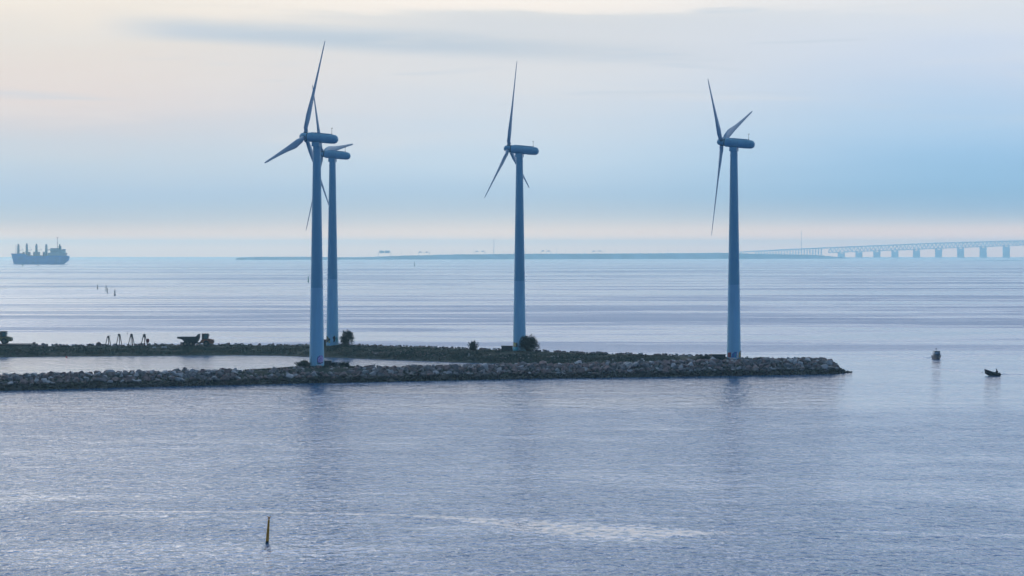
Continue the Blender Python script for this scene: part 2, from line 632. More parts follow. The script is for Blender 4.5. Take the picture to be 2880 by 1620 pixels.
# ------------------------------------------------------------------ rocks
def rock_material(name, col, col2):
    m = bpy.data.materials.new(name)
    m.use_nodes = True
    T = NT(m.node_tree)
    geo = T.n('ShaderNodeNewGeometry')
    sp = T.n('ShaderNodeSeparateXYZ')
    T.l(geo.outputs['Position'], sp.inputs[0])
    n2 = T.noise(geo.outputs['Position'], 1.6, 5.0, 0.65)
    n1 = T.noise(geo.outputs['Position'], 0.45, 2.0, 0.5)
    c = T.mix(T.step(n2, 0.35, 0.7), col2, col)
    oi = T.n('ShaderNodeObjectInfo')
    c = T.mix(T.m('MULTIPLY', oi.outputs['Random'], 0.45), c, tuple(v * 0.55 for v in col))
    # weed and wetness below the tide line
    tide = T.step(T.m('ADD', sp.outputs[2], T.m('MULTIPLY', T.m('SUBTRACT', n1, 0.5), 1.2)), 1.42, 0.95)
    c = T.mix(T.m('MULTIPLY', tide, 0.93), c, (0.016, 0.017, 0.014))
    b = T.n('ShaderNodeBsdfPrincipled')
    T.l(c, b.inputs['Base Color'])
    b.inputs['Roughness'].default_value = 0.8
    b.inputs['Specular IOR Level'].default_value = 0.25
    bp = T.n('ShaderNodeBump')
    bp.inputs['Distance'].default_value = 0.08
    T.l(n2, bp.inputs['Height'])
    T.l(bp.outputs[0], b.inputs['Normal'])
    T.l(b.outputs[0], T.n('ShaderNodeOutputMaterial').inputs[0])
    return m


ROCK = [rock_material('grey granite', (0.275, 0.255, 0.25), (0.145, 0.135, 0.135)),
        rock_material('pinkish granite', (0.32, 0.228, 0.205), (0.17, 0.122, 0.11)),
        rock_material('pale granite', (0.57, 0.55, 0.53), (0.42, 0.41, 0.40))]


def rock_shape(rnd, npts=13):
    bm = bmesh.new()
    for _ in range(npts):
        d = Vector((rnd.gauss(0, 1), rnd.gauss(0, 1), rnd.gauss(0, 1))).normalized()
        d = Vector([math.copysign(abs(c) ** 0.75, c) for c in d])
        d *= rnd.uniform(0.85, 1.05)
        bm.verts.new((d.x * 0.55, d.y * 0.5, d.z * 0.42))
    r = bmesh.ops.convex_hull(bm, input=bm.verts)
    bmesh.ops.delete(bm, geom=[g for g in set(r['geom_interior'] + r['geom_unused']) if isinstance(g, bmesh.types.BMVert)], context='VERTS')
    bm.verts.index_update()
    vs = [v.co.copy() for v in bm.verts]
    fs = [[v.index for v in f.verts] for f in bm.faces]
    bm.free()
    return vs, fs


rr = random.Random(5)
SHAPES = [rock_shape(rr, rr.choice((9, 11, 13))) for _ in range(16)]
CLS = ['grey', 'dull pink', 'pale']


def build_rocks():
    rnd = random.Random(21)
    protos = []
    for c in range(3):
        row = []
        for s in range(8):
            vs, fs = SHAPES[s]
            me = bpy.data.meshes.new('boulder')
            me.from_pydata(vs, [], fs)
            me.materials.append(ROCK[c])
            row.append(me)
        protos.append(row)
    rocks = []
    # the seaward slope of the front breakwater, courses of tipped armour stone
    for course in range(11):
        v0 = -1.0 + course * 1.02
        x = -150 + rnd.uniform(0, 1)
        while x < 79.0:
            w = rnd.uniform(.9, 1.85) * (1.0 if course < 8 else 0.9)
            if rnd.random() < 0.16:
                w *= 1.35
            if x > 73.5:
                w *= 0.72
            xx = x + w * 0.45
            v = v0 + rnd.uniform(-0.55, 0.55)
            yy = interp(MOLE, xx) + v
            zt = mole_h(xx, yy)
            x += w * 0.82
            if zt < -1.6:
                continue
            z = zt + rnd.uniform(-0.10, 0.28) * w * 0.5
            if xx > 75:
                z -= 0.25 * (xx - 75) * .6
            if -58 < xx < -34 and v > 4.5:
                z -= 0.55
            cls = rnd.choices((0, 1, 2), (0.40, 0.43, 0.17))[0]
            rocks.append((w, xx, yy, z, cls))
    # thin toe of the breakwater running out into the water
    for k in range(34):
        t = rnd.random()
        xx = 75.2 + 3.0 * t
        rocks.append((rnd.uniform(.6, 1.15) * (1 - .4 * t), xx, interp(MOLE, xx) + rnd.uniform(0.3, 5.0) * (1 - .6 * t), rnd.uniform(-.1, .75) * (1 - t), 0))
    # back edge of the right part
    for k in range(90):
        xx = rnd.uniform(46, 75)
        yy = interp(MOLE, xx) + rnd.uniform(8, 13)
        rocks.append((rnd.uniform(.9, 1.6), xx, yy, mole_h(xx, yy) + 0.05, rnd.choices((0, 1, 2), (.45, .4, .15))[0]))

    def keep(r):
        w, xx, yy, z, c = r
        if (xx - X(891, 500)) ** 2 + (yy - 500) ** 2 < 4.5 ** 2:
            return False
        if -57 < xx < -35 and z > 2.1 and yy > interp(MOLE, xx) + 8.4:
            return False
        return True
    rocks = [r for r in rocks if keep(r)]

    def shows(r):
        px = 1440 + F * r[1] / r[2]
        if px < -10 or px > 2890 or r[3] < 0.2:
            return 0
        v = r[2] - interp(MOLE, r[1])
        return r[0] / r[2] * (1.0 if v < 8.8 else 0.6)
    rocks.sort(key=shows, reverse=True)
    for i, (w, xx, yy, z, c) in enumerate(rocks[:300]):
        o = bpy.data.objects.new('boulder', rnd.choice(protos[c]))
        COL.objects.link(o)
        o.location = (xx, yy, z)
        o.rotation_euler = (rnd.uniform(-.5, .5), rnd.uniform(-.5, .5), rnd.uniform(0, 6.28))
        o.scale = (w, w * rnd.uniform(.8, 1.1), w * rnd.uniform(.75, 1.05))
        tag(o, '%s angular granite boulder among the larger armour stones of the front breakwater' % CLS[c], 'boulder', 'boulders of the front breakwater, %s' % CLS[c])
    mb = MB()

    def put(w, xx, yy, z, c):
        vs, fs = rnd.choice(SHAPES)
        q = Matrix.Rotation(rnd.uniform(0, 6.28), 3, 'Z') @ Matrix.Rotation(rnd.uniform(-.6, .6), 3, 'X') @ Matrix.Rotation(rnd.uniform(-.6, .6), 3, 'Y')
        mb.cur = c
        s = Vector((w, w * rnd.uniform(.8, 1.1), w * rnd.uniform(.7, 1.05)))
        mb.add([Vector((xx, yy, z)) + q @ Vector((p.x * s.x, p.y * s.y, p.z * s.z)) for p in vs], fs)
    for r in rocks[300:]:
        put(*r)
    # chinks between the big stones
    for k in range(900):
        xx = rnd.uniform(-125, 77)
        v = rnd.uniform(-0.5, 9.0)
        yy = interp(MOLE, xx) + v
        put(rnd.uniform(.5, .95), xx, yy, mole_h(xx, yy) + 0.12, rnd.choices((0, 1, 2), (.5, .4, .1))[0])
    o = mb.build('riprap', ROCK, fix=False)
    tag(o, 'smaller grey and pink stones filling the front breakwater, dark and wet at the waterline', 'rubble', kind='stuff')
    # rear bank: rubble along its far crest and on its lower face
    mb.__init__()
    for k in range(520):
        px = rnd.uniform(-20, 2010)
        Y = 600.0
        for _ in range(3):
            xx = X(px, Y)
            Y = interp(BANK, xx) + 19
        xx = X(px, Y)
        yy = Y + rnd.uniform(-2.0, 3.5)
        big = 1.25 if 560 > px > 60 else 1.0
        put(rnd.uniform(.55, 1.2) * big, xx, yy, ground(xx, yy) + rnd.uniform(0.0, .2), rnd.choices((0, 1, 2), (.5, .45, .05))[0])
    for k in range(400):
        px = rnd.choice((rnd.uniform(20, 140), rnd.uniform(1000, 1250), rnd.uniform(1250, 1950), rnd.uniform(1300, 1950)))
        Y = 580.0
        for _ in range(3):
            Y = interp(BANK, X(px, Y)) + 5
        xx = X(px, Y)
        yy = interp(BANK, xx) + rnd.uniform(0.5, 9.0)
        put(rnd.uniform(.25, .8), xx, yy, ground(xx, yy) + 0.03, rnd.choices((0, 1, 2), (.55, .2, .25))[0])
    o = mb.build('bank_rubble', ROCK, fix=False)
    tag(o, 'loose dark stones along the crest and foot of the grassy rear bank', 'rubble', kind='stuff')
    # a few boulders of the rear crest that stand out on their own
    for px, py, w, c, lab in ((98, 967, 1.35, 1, 'brown boulder standing up from the rear bank beside the concrete platform'),
                              (124, 969, 1.5, 0, 'dark pointed boulder on the rear bank just right of the brown one'),
                              (279, 968, 1.9, 1, 'large brown boulder at the foot of the lowest steel tripod')):
        Y = 630.0
        xx = X(px, Y)
        o = bpy.data.objects.new('boulder', rnd.choice(protos[c]))
        COL.objects.link(o)
        o.location = (xx, Y, Zp(py, Y) - .1)
        o.scale = (w * 1.1, w, w * .95)
        o.rotation_euler = (0.2, -0.3, rnd.uniform(0, 6))
        tag(o, lab, 'boulder')


build_rocks()


# ------------------------------------------------------------------ grass and shrubs
def leaf_material(name, a, b, c):
    m = bpy.data.materials.new(name)
    m.use_nodes = True
    T = NT(m.node_tree)
    geo = T.n('ShaderNodeNewGeometry')
    n1 = T.noise(geo.outputs['Position'], 0.16, 3.0, 0.6)
    n2 = T.noise(geo.outputs['Position'], 1.4, 3.0, 0.6)
    col = T.mix(T.step(n1, 0.42, 0.6), a, b)
    col = T.mix(T.step(n2, 0.45, 0.75), col, c)
    bs = T.n('ShaderNodeBsdfPrincipled')
    T.l(col, bs.inputs['Base Color'])
    bs.inputs['Roughness'].default_value = 0.75
    bs.inputs['Specular IOR Level'].default_value = 0.15
    T.l(bs.outputs[0], T.n('ShaderNodeOutputMaterial').inputs[0])
    return m


GRASS = leaf_material('rough bank grass', (0.030, 0.055, 0.040), (0.085, 0.080, 0.046), (0.042, 0.066, 0.048))
LEAF = leaf_material('dark shrub leaves', (0.014, 0.030, 0.024), (0.020, 0.038, 0.026), (0.010, 0.024, 0.021))
STEM = mat('brown stems', (0.05, 0.04, 0.03), 0.8)


def build_grass():
    rnd = random.Random(8)
    mb = MB()
    for k in range(15000):
        px = rnd.uniform(-30, 2060)
        Y = 590.0
        for _ in range(3):
            Y = interp(BANK, X(px, Y)) + 8
        xx = X(px, Y)
        v = rnd.uniform(1.0, 15.0)
        yy = interp(BANK, xx) + v
        if xx > 40:
            yy = rnd.uniform(interp(MOLE, xx) + 8.5, interp(MOLE, xx) + 19)
        dens = mnoise.noise(Vector((xx * .12, yy * .3, 0)))
        if dens < -0.25 and rnd.random() < .7:
            continue
        z = ground(xx, yy)
        if z < 0.35:
            continue
        hh = rnd.uniform(.2, .55) * (1 + .5 * dens) * (.65 if v > 9 else 1)
        for b in range(4):
            a = rnd.uniform(0, 6.28)
            w = rnd.uniform(.05, .13)
            lx, ly = rnd.uniform(-.25, .25), rnd.uniform(-.2, .2)
            bx, by = xx + rnd.uniform(-.3, .3), yy + rnd.uniform(-.3, .3)
            zz = z - 0.08
            mb.add([(bx - w * math.cos(a), by - w * math.sin(a), zz), (bx + w * math.cos(a), by + w * math.sin(a), zz), (bx + lx, by + ly, zz + hh)], [(0, 1, 2)])
    # turf on the mound of the nearest tower
    for k in range(1500):
        xx = rnd.uniform(-57, -33)
        yy = interp(MOLE, xx) + rnd.uniform(8.3, 14)
        z = ground(xx, yy)
        if z < 2.0:
            continue
        for b in range(3):
            a = rnd.uniform(0, 6.28)
            w = .09
            bx, by = xx + rnd.uniform(-.3, .3), yy + rnd.uniform(-.3, .3)
            mb.add([(bx - w * math.cos(a), by - w * math.sin(a), z - .05), (bx + w * math.cos(a), by + w * math.sin(a), z - .05),
                    (bx + rnd.uniform(-.2, .2), by, z + rnd.uniform(.2, .5))], [(0, 1, 2)])
    o = mb.build('grass', GRASS, fix=False)
    tag(o, 'rough dark olive grass covering the rear bank', 'grass', kind='stuff')


build_grass()


def shrub(name, px0, px1, ytop, ybase, Y, label, style='bush', n=900, seed=1, cat='shrub'):
    rnd = random.Random(seed)
    xc = X((px0 + px1) / 2, Y)
    w = (px1 - px0) / F * Y
    zb = min(Zp(ybase, Y), ground(xc, Y) + 0.3) - 0.1
    h = Zp(ytop, Y) - zb
    root = thing(name, label, cat, (xc, Y, zb))
    fo, st = MB(), MB()

    def leafquad(p, s, d=None):
        d = d or Vector((rnd.gauss(0, 1), rnd.gauss(0, 1), rnd.gauss(0.4, .8))).normalized()
        q = d.to_track_quat('Z', 'Y')
        a = q @ Vector((s * .42, 0, 0))
        b = q @ Vector((0, 0, s))
        t = q @ Vector((0, s * .35, 0))
        fo.add([p - a, p + t * .4, p + a, p + b], [(0, 1, 3), (1, 2, 3)])
    if style == 'spiky':
        for i in range(46):
            bx = rnd.gauss(0, .2) * w
            tip = Vector((bx * 1.25 + rnd.uniform(-.16, .16) * w, rnd.uniform(-.3, .3) * w, h * rnd.uniform(.6, 1.0) * (1 - .5 * abs(bx / w))))
            b0 = Vector((bx * .7, rnd.uniform(-.2, .2) * w, 0))
            st.tube(b0, b0.lerp(tip, .9), .018, .008, 4)
            for k in range(int(n / 46)):
                t = rnd.random() ** .8
                p = b0.lerp(tip, t) + Vector((rnd.gauss(0, .05), rnd.gauss(0, .05), 0)) * w * (1.1 - t)
                leafquad(p, rnd.uniform(.12, .26), Vector((rnd.gauss(0, .3), rnd.gauss(0, .3), 1)).normalized())
    else:
        lobes = []
        nl = 34 if style == 'bush' else 18
        for i in range(nl):
            a = rnd.uniform(0, 6.28)
            if style == 'bush':
                t = rnd.uniform(.22, .86)
                rad = w * .5 * math.sqrt(max(.05, 1 - ((t - .38) / .62) ** 2)) * rnd.uniform(.25, .8)
                c = Vector((rad * math.cos(a), rad * math.sin(a) * .8, t * h))
                r = w * rnd.uniform(.12, .19)
            else:
                xx = rnd.uniform(-.43, .43)
                c = Vector((xx * w, rnd.uniform(-.12, .12) * w, h * rnd.uniform(.25, .62) * (1 - abs(xx) * .9)))
                r = min(w * .14, h * .42)
            lobes.append((c, r))
            st.tube((rnd.uniform(-.1, .1) * w * (.4 if style == 'bush' else 3), 0, 0), c, .05, .012, 5)
        for i in range(n):
            c, r = rnd.choice(lobes)
            d = Vector((rnd.gauss(0, 1), rnd.gauss(0, 1), rnd.gauss(0.15, 1))).normalized()
            p = c + d * r * (rnd.random() ** .45) * 1.15
            if p.z < 0.02:
                p.z = rnd.uniform(.02, .3)
            leafquad(p, rnd.uniform(.14, .32), (d + Vector((0, 0, .5)) + Vector((rnd.gauss(0, .5), rnd.gauss(0, .5), rnd.gauss(0, .5)))).normalized())
        for i in range(26 if style == 'bush' else 10):          # twigs that break the outline
            c, r = rnd.choice(lobes)
            d = Vector((rnd.gauss(0, .8), rnd.gauss(0, .5), 1)).normalized()
            tip = c + d * r * rnd.uniform(1.2, 1.7)
            st.tube(c, tip, .012, .006, 4)
            for k in range(10):
                leafquad(c.lerp(tip, rnd.uniform(.5, 1)), rnd.uniform(.14, .25), (d + Vector((rnd.gauss(0, .5), 0, 0))).normalized())
    st.build('stem', STEM, root, fix=False)
    fo.build('foliage', LEAF, root, fix=False)
    return root


shrub('shrub', 835, 869, 1012, 1034, 498.5, 'spiky dark green shrub on the left side of the nearest turbine foot', 'spiky', 4200, 1)
shrub('low_shrub', 928, 982, 1015, 1035, 501.5, 'low mounded dark shrub trailing right of the kiosk at the nearest turbine', 'low', 2200, 2)
shrub('bush', 952, 998, 932, 973, 620, 'tall round dark bush against the hindmost turbine, right of its foot', 'bush', 5200, 3, 'bush')
shrub('bush', 1456, 1515, 947, 991, 582, 'broad round dark bush hiding the right half of the middle turbine foot', 'bush', 6800, 4, 'bush')
shrub('sapling', 1318, 1345, 956, 984, 590, 'small wind-bent shrub alone on the bank left of the middle kiosk', 'spiky', 1800, 5, 'shrub')
shrub('low_shrub', 1955, 2004, 1000, 1017, 528.5, 'low dark green shrub left of the kiosk by the rightmost turbine', 'low', 1800, 6)
shrub('low_shrub', 2002, 2064, 1005, 1017, 527, 'flat dark shrub in front of the kiosk by the rightmost turbine', 'low', 1600, 7)
shrub('low_shrub', 2082, 2122, 1003, 1017, 528.5, 'low rounded shrub just right of the rightmost turbine foot', 'low', 1300, 8)
shrub('low_shrub', 2118, 2166, 1004, 1018, 529, 'outermost low shrub towards the tip of the breakwater', 'low', 1500, 9)

# ------------------------------------------------------------------ wind turbines
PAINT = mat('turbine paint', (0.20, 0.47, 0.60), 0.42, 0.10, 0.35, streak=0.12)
PAINT_LOW = mat('brightened lower tower paint', (0.31, 0.62, 0.76), 0.42, 0.12, 0.35, streak=0.12)  # towers' brightening towards the base, put into the lowest section's colour
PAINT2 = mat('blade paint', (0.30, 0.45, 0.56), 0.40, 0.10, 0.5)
DARK = mat('dark seal', (0.03, 0.035, 0.04), 0.6)
STEEL = mat('dark steel', (0.07, 0.075, 0.085), 0.5, metal=0.3)
G = {}
for nm, c in (('violet', (0.36, 0.22, 0.60)), ('lilac', (0.62, 0.50, 0.80)), ('ink', (0.03, 0.03, 0.05)), ('white', (0.78, 0.80, 0.82)), ('yellow', (0.62, 0.55, 0.12)),
              ('black', (0.02, 0.02, 0.025)), ('tan', (0.36, 0.26, 0.15)), ('turquoise', (0.08, 0.50, 0.55)), ('red', (0.40, 0.06, 0.06)), ('blue', (0.03, 0.16, 0.48)), ('ochre', (0.50, 0.38, 0.14))):
    G[nm] = mat('spray paint ' + nm, c, 0.55, 0.2, 3.0)


def tower_r(z, h):
    return 1.62 + (0.83 - 1.62) * (z / h)


def blade_mesh():
    L = 22.0
    mb = MB()
    rings = []
    n = 16
    st = [(0.45, .84, 1.0, 0.0), (1.3, .90, 1.0, 0.0), (1.9, 1.2, .86, .1), (3.0, 1.7, .50, .25), (4.4, 2.05, .36, .30), (6.5, 1.8, .28, .30), (9, 1.38, .215, .30), (12, 1.08, .19, .30),
          (15, .84, .17, .30), (18, .64, .155, .30), (20, .55, .15, .30), (21.2, .42, .14, .32), (21.75, .28, .14, .34), (22.0, .08, .14, .36)]
    for r, c, th, off in st:
        beta = R(-5.0 * max(0, 1 - r / 14.0) - 2.0)
        ring = []
        for i in range(n):
            a = 2 * math.pi * i / n
            # x' : 0 leading edge .. 1 trailing edge
            s = 0.5 - 0.5 * math.cos(a)
            t = math.sin(a) * 0.5 * th * c
            if th < .9:
                t *= (1.35 * (1 - s) ** .45 * (s + .06) ** .3 + .02)
            px = (off - s + 0.5 * (1 if th >= .9 else 0) + (0 if th >= .9 else 0.0)) * c
            if th >= .9:
                px = (0.5 - s) * c
            else:
                px = (off - s) * c + (0.5 - off) * min(c, .82) * max(0, (3.2 - r)) / 1.7 * 0
            x = px * math.cos(beta) - t * math.sin(beta)
            y = px * math.sin(beta) + t * math.cos(beta)
            sweep = 0.0
            ring.append(Vector((x + sweep, y, r)))
        rings.append(ring)
    mb.loft(rings)
    o = mb.build('blade', PAINT2, None, 40)
    # local frame: +X leading edge side, +Y upwind, +Z along the span
    # seams of root and tip brake
    return o


def make_turbine(loc, alpha, thetas, label, scale=1.0, hub_h=50.0):
    root = thing('wind_turbine', label, 'wind turbine', loc, 0, 'wind turbines on the breakwater')
    sc = scale
    ht = 47.9
    tw = None
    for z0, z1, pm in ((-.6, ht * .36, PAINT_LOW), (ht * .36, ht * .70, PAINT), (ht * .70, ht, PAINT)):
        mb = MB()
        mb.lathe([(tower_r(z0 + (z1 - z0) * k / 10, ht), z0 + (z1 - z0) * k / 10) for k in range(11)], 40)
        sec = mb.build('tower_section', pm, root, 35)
        tw = tw or sec
    mb = MB()
    for zf in (ht * .36, ht * .70):
        r = tower_r(zf, ht)
        mb.lathe([(r + .004, zf - .09), (r + .03, zf - .07), (r + .03, zf + .07), (r + .004, zf + .09)], 40, caps=False)
    mb.build('flange', PAINT, tw, 30)
    mb = MB()
    r = tower_r(ht, ht)
    mb.lathe([(r + .0, ht - 1.15), (r + .09, ht - 1.12), (r + .09, ht - .92), (r - .02, ht - .9), (r - .02, ht + .05)], 32)
    mb.build('collar', PAINT, root, 30)
    # nacelle frame : local axis a (towards the hub)
    n = Vector((-math.cos(alpha), math.sin(alpha), 0))
    tilt = R(5.8)
    a = (n * math.cos(tilt) + Vector((0, 0, 1)) * math.sin(tilt)).normalized()
    side = a.cross(Vector((0, 0, 1))).normalized()
    up = side.cross(a).normalized()
    O = Vector((0, 0, hub_h - 0.25))
    Mx = Matrix((side, up, a)).transposed().to_4x4()       # local x side, y up, z axis
    Mx = Matrix.Translation(O) @ Mx
    mb = MB()
    mb.lathe([(.55, 2.05), (.95, 2.03), (1.02, 1.9), (1.04, 1.2), (1.04, -2.6), (1.0, -3.8), (.96, -4.15), (.86, -4.5), (.66, -4.77), (.38, -4.93), (.05, -4.98)], 32, Mx)
    nac = mb.build('nacelle', PAINT, root, 35)
    mb = MB()
    rot3 = Mx.to_3x3()
    mb.box(Mx @ Vector((0, 1.04, -1.4)), (0.9, .14, 3.6), rot3)
    mb.box(Mx @ Vector((0, 1.03, 0.9)), (0.7, .12, 0.8), rot3)
    mb.build('roof_hatch', PAINT, nac)
    mb = MB()
    for zz in (-3.0, -1.2, .6):
        p = Mx @ Vector((-1.075, .25, zz))
        mb.tube(p, p - side * .03, .06, n=8)
        p = Mx @ Vector((1.075, .25, zz))
        mb.tube(p, p + side * .03, .06, n=8)
    mb.build('vent', DARK, nac)
    mb = MB()
    rz = Matrix.Rotation(math.atan2(n.y, n.x), 3, 'Z')
    mb.box((0, 0, ht + .42), (1.75, 1.75, .95), rz, .96)
    mb.build('yaw_housing', PAINT, root)
    # anemometer mast
    b = Mx @ Vector((0, .98, -3.45))
    mb = MB()
    mb.tube(b, b + Vector((0, 0, 1.25)), .045, .035, 6)
    mb.tube(b + up * 0, b + Vector((0, 0, .18)), .12, .1, 8)
    ms = mb.build('wind_mast', STEEL, root)
    mb = MB()
    c = b + Vector((0, 0, 1.27))
    mb.tube(c - n * .13, c + n * .13, .03, n=6)
    mb.tube(c - n * .13, c - n * .13 + Vector((0, 0, .2)), .055, .05, 6)
    mb.tube(c + n * .13, c + n * .13 + Vector((0, 0, .16)), .045, .06, 6)
    mb.build('anemometer', STEEL, ms)
    # hub
    hc = 3.0
    mb = MB()
    mb.lathe([(.92, 2.04), (.92, 2.2)], 28, Mx)
    mb.build('hub_seal', DARK, root, 30)
    mb = MB()
    mb.lathe([(.6, 2.2), (.84, 2.22), (.86, 3.0), (.80, 3.4), (.66, 3.75), (.42, 3.98), (.05, 4.05)], 28, Mx)
    hub = mb.build('hub', PAINT, root, 40)
    HC = Mx @ Vector((0, 0, hc - .15))
    u = Vector((math.sin(alpha), math.cos(alpha), 0))       # in-plane, towards the right of the picture
    upv = (up if up.z > 0 else -up)
    for th in thetas:
        t = R(th)
        rad = upv * math.cos(t) + u * math.sin(t)
        tan = -upv * math.sin(t) + u * math.cos(t)
        rad = (rad - a * 0.026).normalized()            # blades bend a little downwind
        ax = (a - rad * a.dot(rad)).normalized()
        mt = Matrix((tan, ax, rad)).transposed().to_4x4()
        mt.translation = HC
        bl = bpy.data.objects.new('blade', BLADE.data)
        COL.objects.link(bl)
        bl.parent = root
        bl.matrix_local = mt
        rg = bpy.data.objects.new('root_ring', RINGM)
        COL.objects.link(rg)
        rg.parent = bl
    root.scale = (sc, sc, sc)
    return root


BLADE = blade_mesh()
_mb = MB()
_mb.lathe([(.425, .78), (.47, .80), (.47, .93), (.425, .95)], 20, caps=False)
_o = _mb.build('root_ring', DARK)
RINGM = _o.data
bpy.data.objects.remove(_o)

TUR = []


def turb(px, Y, zb, top_py, yaw, th, label):
    xx = X(px, Y)
    sc = (Zp(top_py, Y) - zb) / 50.0
    t = make_turbine((xx, Y, zb), R(yaw), th, label, sc)
    TUR.append(t)
    return t


T1 = turb(891, 500, Zp(1031, 500), 384, 18.2, (13, -107, 133), 'nearest white wind turbine with purple graffiti at its foot, left of centre')
T2 = turb(935, 622, Zp(969, 622), 432, 15.5, (-38, 81, 202), 'hindmost white wind turbine half hidden behind the nearest one')
T3 = turb(1461, 586, Zp(985, 586), 418, 16.5, (-5, -125, 115), 'middle white wind turbine with a round bush at its foot')
T4 = turb(2064, 530, Zp(1010, 530), 399, 22, (-52, 68, 188), 'rightmost white wind turbine with red and blue graffiti at its foot')
bpy.data.objects.remove(BLADE)


def graffiti(t, shapes):
    """spray-painted shapes that follow the curve of the tower; shape = colour, outline of (angle deg from the camera side, height)"""
    per = {}
    for k, (colr, outl) in enumerate(shapes):
        mb = MB()
        lift = 0.006 + 0.004 * k
        # fan of thin wedges following the cylinder
        hs = [p[1] for p in outl]
        h0, h1 = min(hs), max(hs)
        nrow = 14
        for r_ in range(nrow):
            za, zb = h0 + (h1 - h0) * r_ / nrow, h0 + (h1 - h0) * (r_ + 1) / nrow
            zm = (za + zb) / 2
            xs = []
            for (a0, b0), (a1, b1) in zip(outl, outl[1:] + outl[:1]):
                if (b0 - zm) * (b1 - zm) < 0:
                    xs.append(a0 + (a1 - a0) * (zm - b0) / (b1 - b0))
            xs.sort()
            for s0, s1 in zip(xs[::2], xs[1::2]):
                m_ = max(1, int(abs(s1 - s0) / 5))
                for j in range(m_):
                    q = []
                    for aa, z in ((s0 + (s1 - s0) * j / m_, za), (s0 + (s1 - s0) * (j + 1) / m_, za), (s0 + (s1 - s0) * (j + 1) / m_, zb), (s0 + (s1 - s0) * j / m_, zb)):
                        rd = tower_r(z, 47.9) + lift
                        q.append((rd * math.sin(R(aa)), -rd * math.cos(R(aa)), z))
                    mb.add(q, [(0, 1, 2, 3)])
        mb.build('graffiti', G[colr], t, fix=False)


def circ(a, z, ra, rz, n=14, k=0.0, s=0):
    rnd = random.Random(s)
    return [(a + ra * math.cos(2 * math.pi * i / n) * (1 + rnd.uniform(-k, k)), z + rz * math.sin(2 * math.pi * i / n) * (1 + rnd.uniform(-k, k))) for i in range(n)]


graffiti(T1, [('violet', circ(38, 1.55, 32, .95, 16, .1, 1)), ('lilac', circ(40, 1.55, 26, .75, 16, .15, 2)),
              ('ink', [(8, .75), (12, .7), (10, 1.6), (16, 2.2), (14, 2.3), (7, 1.7)]), ('ink', [(12, .62), (60, .9), (62, 1.05), (12, .78)]),
              ('violet', [(24, 1.2), (28, 1.2), (36, 1.95), (31, 1.95)]), ('violet', [(42, 1.3), (46, 1.3), (50, 1.95), (46, 1.95)]),
              ('ink', [(-42, .4), (-40, .4), (-40, 2.3), (-42, 2.3)]), ('ink', [(-60, 1.4), (-54, 1.35), (-56, 1.6), (-61, 1.6)]), ('white', [(0, .2), (40, .25), (42, .5), (2, .5)])])
graffiti(T2, [('black', [(-80, .4), (-30, .9), (-16, 1.3), (-20, 1.6), (-35, 1.75), (-50, 2.2), (-80, 2.3)]), ('yellow', [(-38, .5), (-18, .45), (-16, .95), (-26, 1.0)]),
              ('yellow', [(-45, 1.3), (-36, 1.5), (-40, 2.1), (-46, 1.9)]), ('black', circ(22, 1.75, 13, .55, 12, .3, 3)), ('black', [(12, .6), (28, .9), (30, 1.3), (14, 1.2)]), ('turquoise', circ(50, 1.4, 12, .6, 10, .2, 4))])
graffiti(T3, [('tan', [(-75, .9), (-20, .8), (-18, 1.9), (-75, 2.0)]), ('yellow', circ(-45, 1.45, 12, .4, 10, .2, 5)), ('ink', circ(-25, 1.3, 8, .5, 10, .2, 6)), ('turquoise', [(-75, .0), (-15, .0), (-15, .8), (-75, .9)]),
              ('white', [(-50, .3), (-40, .3), (-42, .7), (-50, .7)])])
graffiti(T4, [('red', [(-68, .5), (-30, .45), (-28, 1.55), (-45, 1.6), (-68, 1.5)]), ('ink', [(-45, .6), (-38, .6), (-30, 1.4), (-36, 1.4)]), ('blue', [(-28, .45), (16, .45), (20, 1.7), (0, 1.75), (-20, 1.3)]),
              ('turquoise', [(0, .6), (8, .6), (10, 1.4), (3, 1.4)]), ('white', [(16, .3), (34, .3), (34, 1.7), (20, 1.7)]), ('ochre', [(36, .4), (62, .4), (62, 1.9), (44, 1.7), (38, 1.2)]), ('ink', [(60, .2), (78, .2), (78, 2.1), (66, 2.0)]),
              ('white', [(-60, .1), (10, .1), (10, .4), (-60, .4)])])

# ------------------------------------------------------------------ kiosks
KIOSK = mat('dark kiosk paint', (0.030, 0.033, 0.036), 0.6)


def kiosk(px0, px1, ytop, Y, hgt, label):
    xa, xb = X(px0, Y), X(px1, Y)
    zt = Zp(ytop, Y)
    w = xb - xa
    xc = (xa + xb) / 2
    root = thing('transformer_kiosk', label, 'kiosk', (xc, Y, zt - hgt), 0, 'kiosks beside the turbines')
    mb = MB()
    mb.box((0, 0, hgt / 2 - .1), (w - .24, 1.9, hgt))
    mb.build('body', KIOSK, root)
    mb = MB()
    mb.box((0, 0, hgt - .04), (w, 2.2, .16))
    mb.build('roof', STEEL, root)
    for s in (-1, 1):
        mb = MB()
        mb.box((s * w * .2, -.965, hgt * .47), (w * .36, .04, hgt * .72))
        d = mb.build('door', STEEL, root)
        mb = MB()
        mb.box((s * w * .05, -1.0, hgt * .47), (.05, .05, .2))
        mb.build('handle', DARK, d)
    return root


kiosk(911, 934, 1013.5, 503.5, 1.7, 'dark box kiosk touching the right side of the nearest turbine foot')
kiosk(904, 919, 955, 624, 1.7, 'dark box kiosk mostly hidden behind the nearest turbine tower')
kiosk(1409, 1443, 972.5, 588, 1.4, 'long dark flat-roofed kiosk left of the middle turbine foot')
kiosk(2001, 2041, 996.5, 531.5, 1.7, 'long dark flat-roofed kiosk left of the rightmost turbine foot')

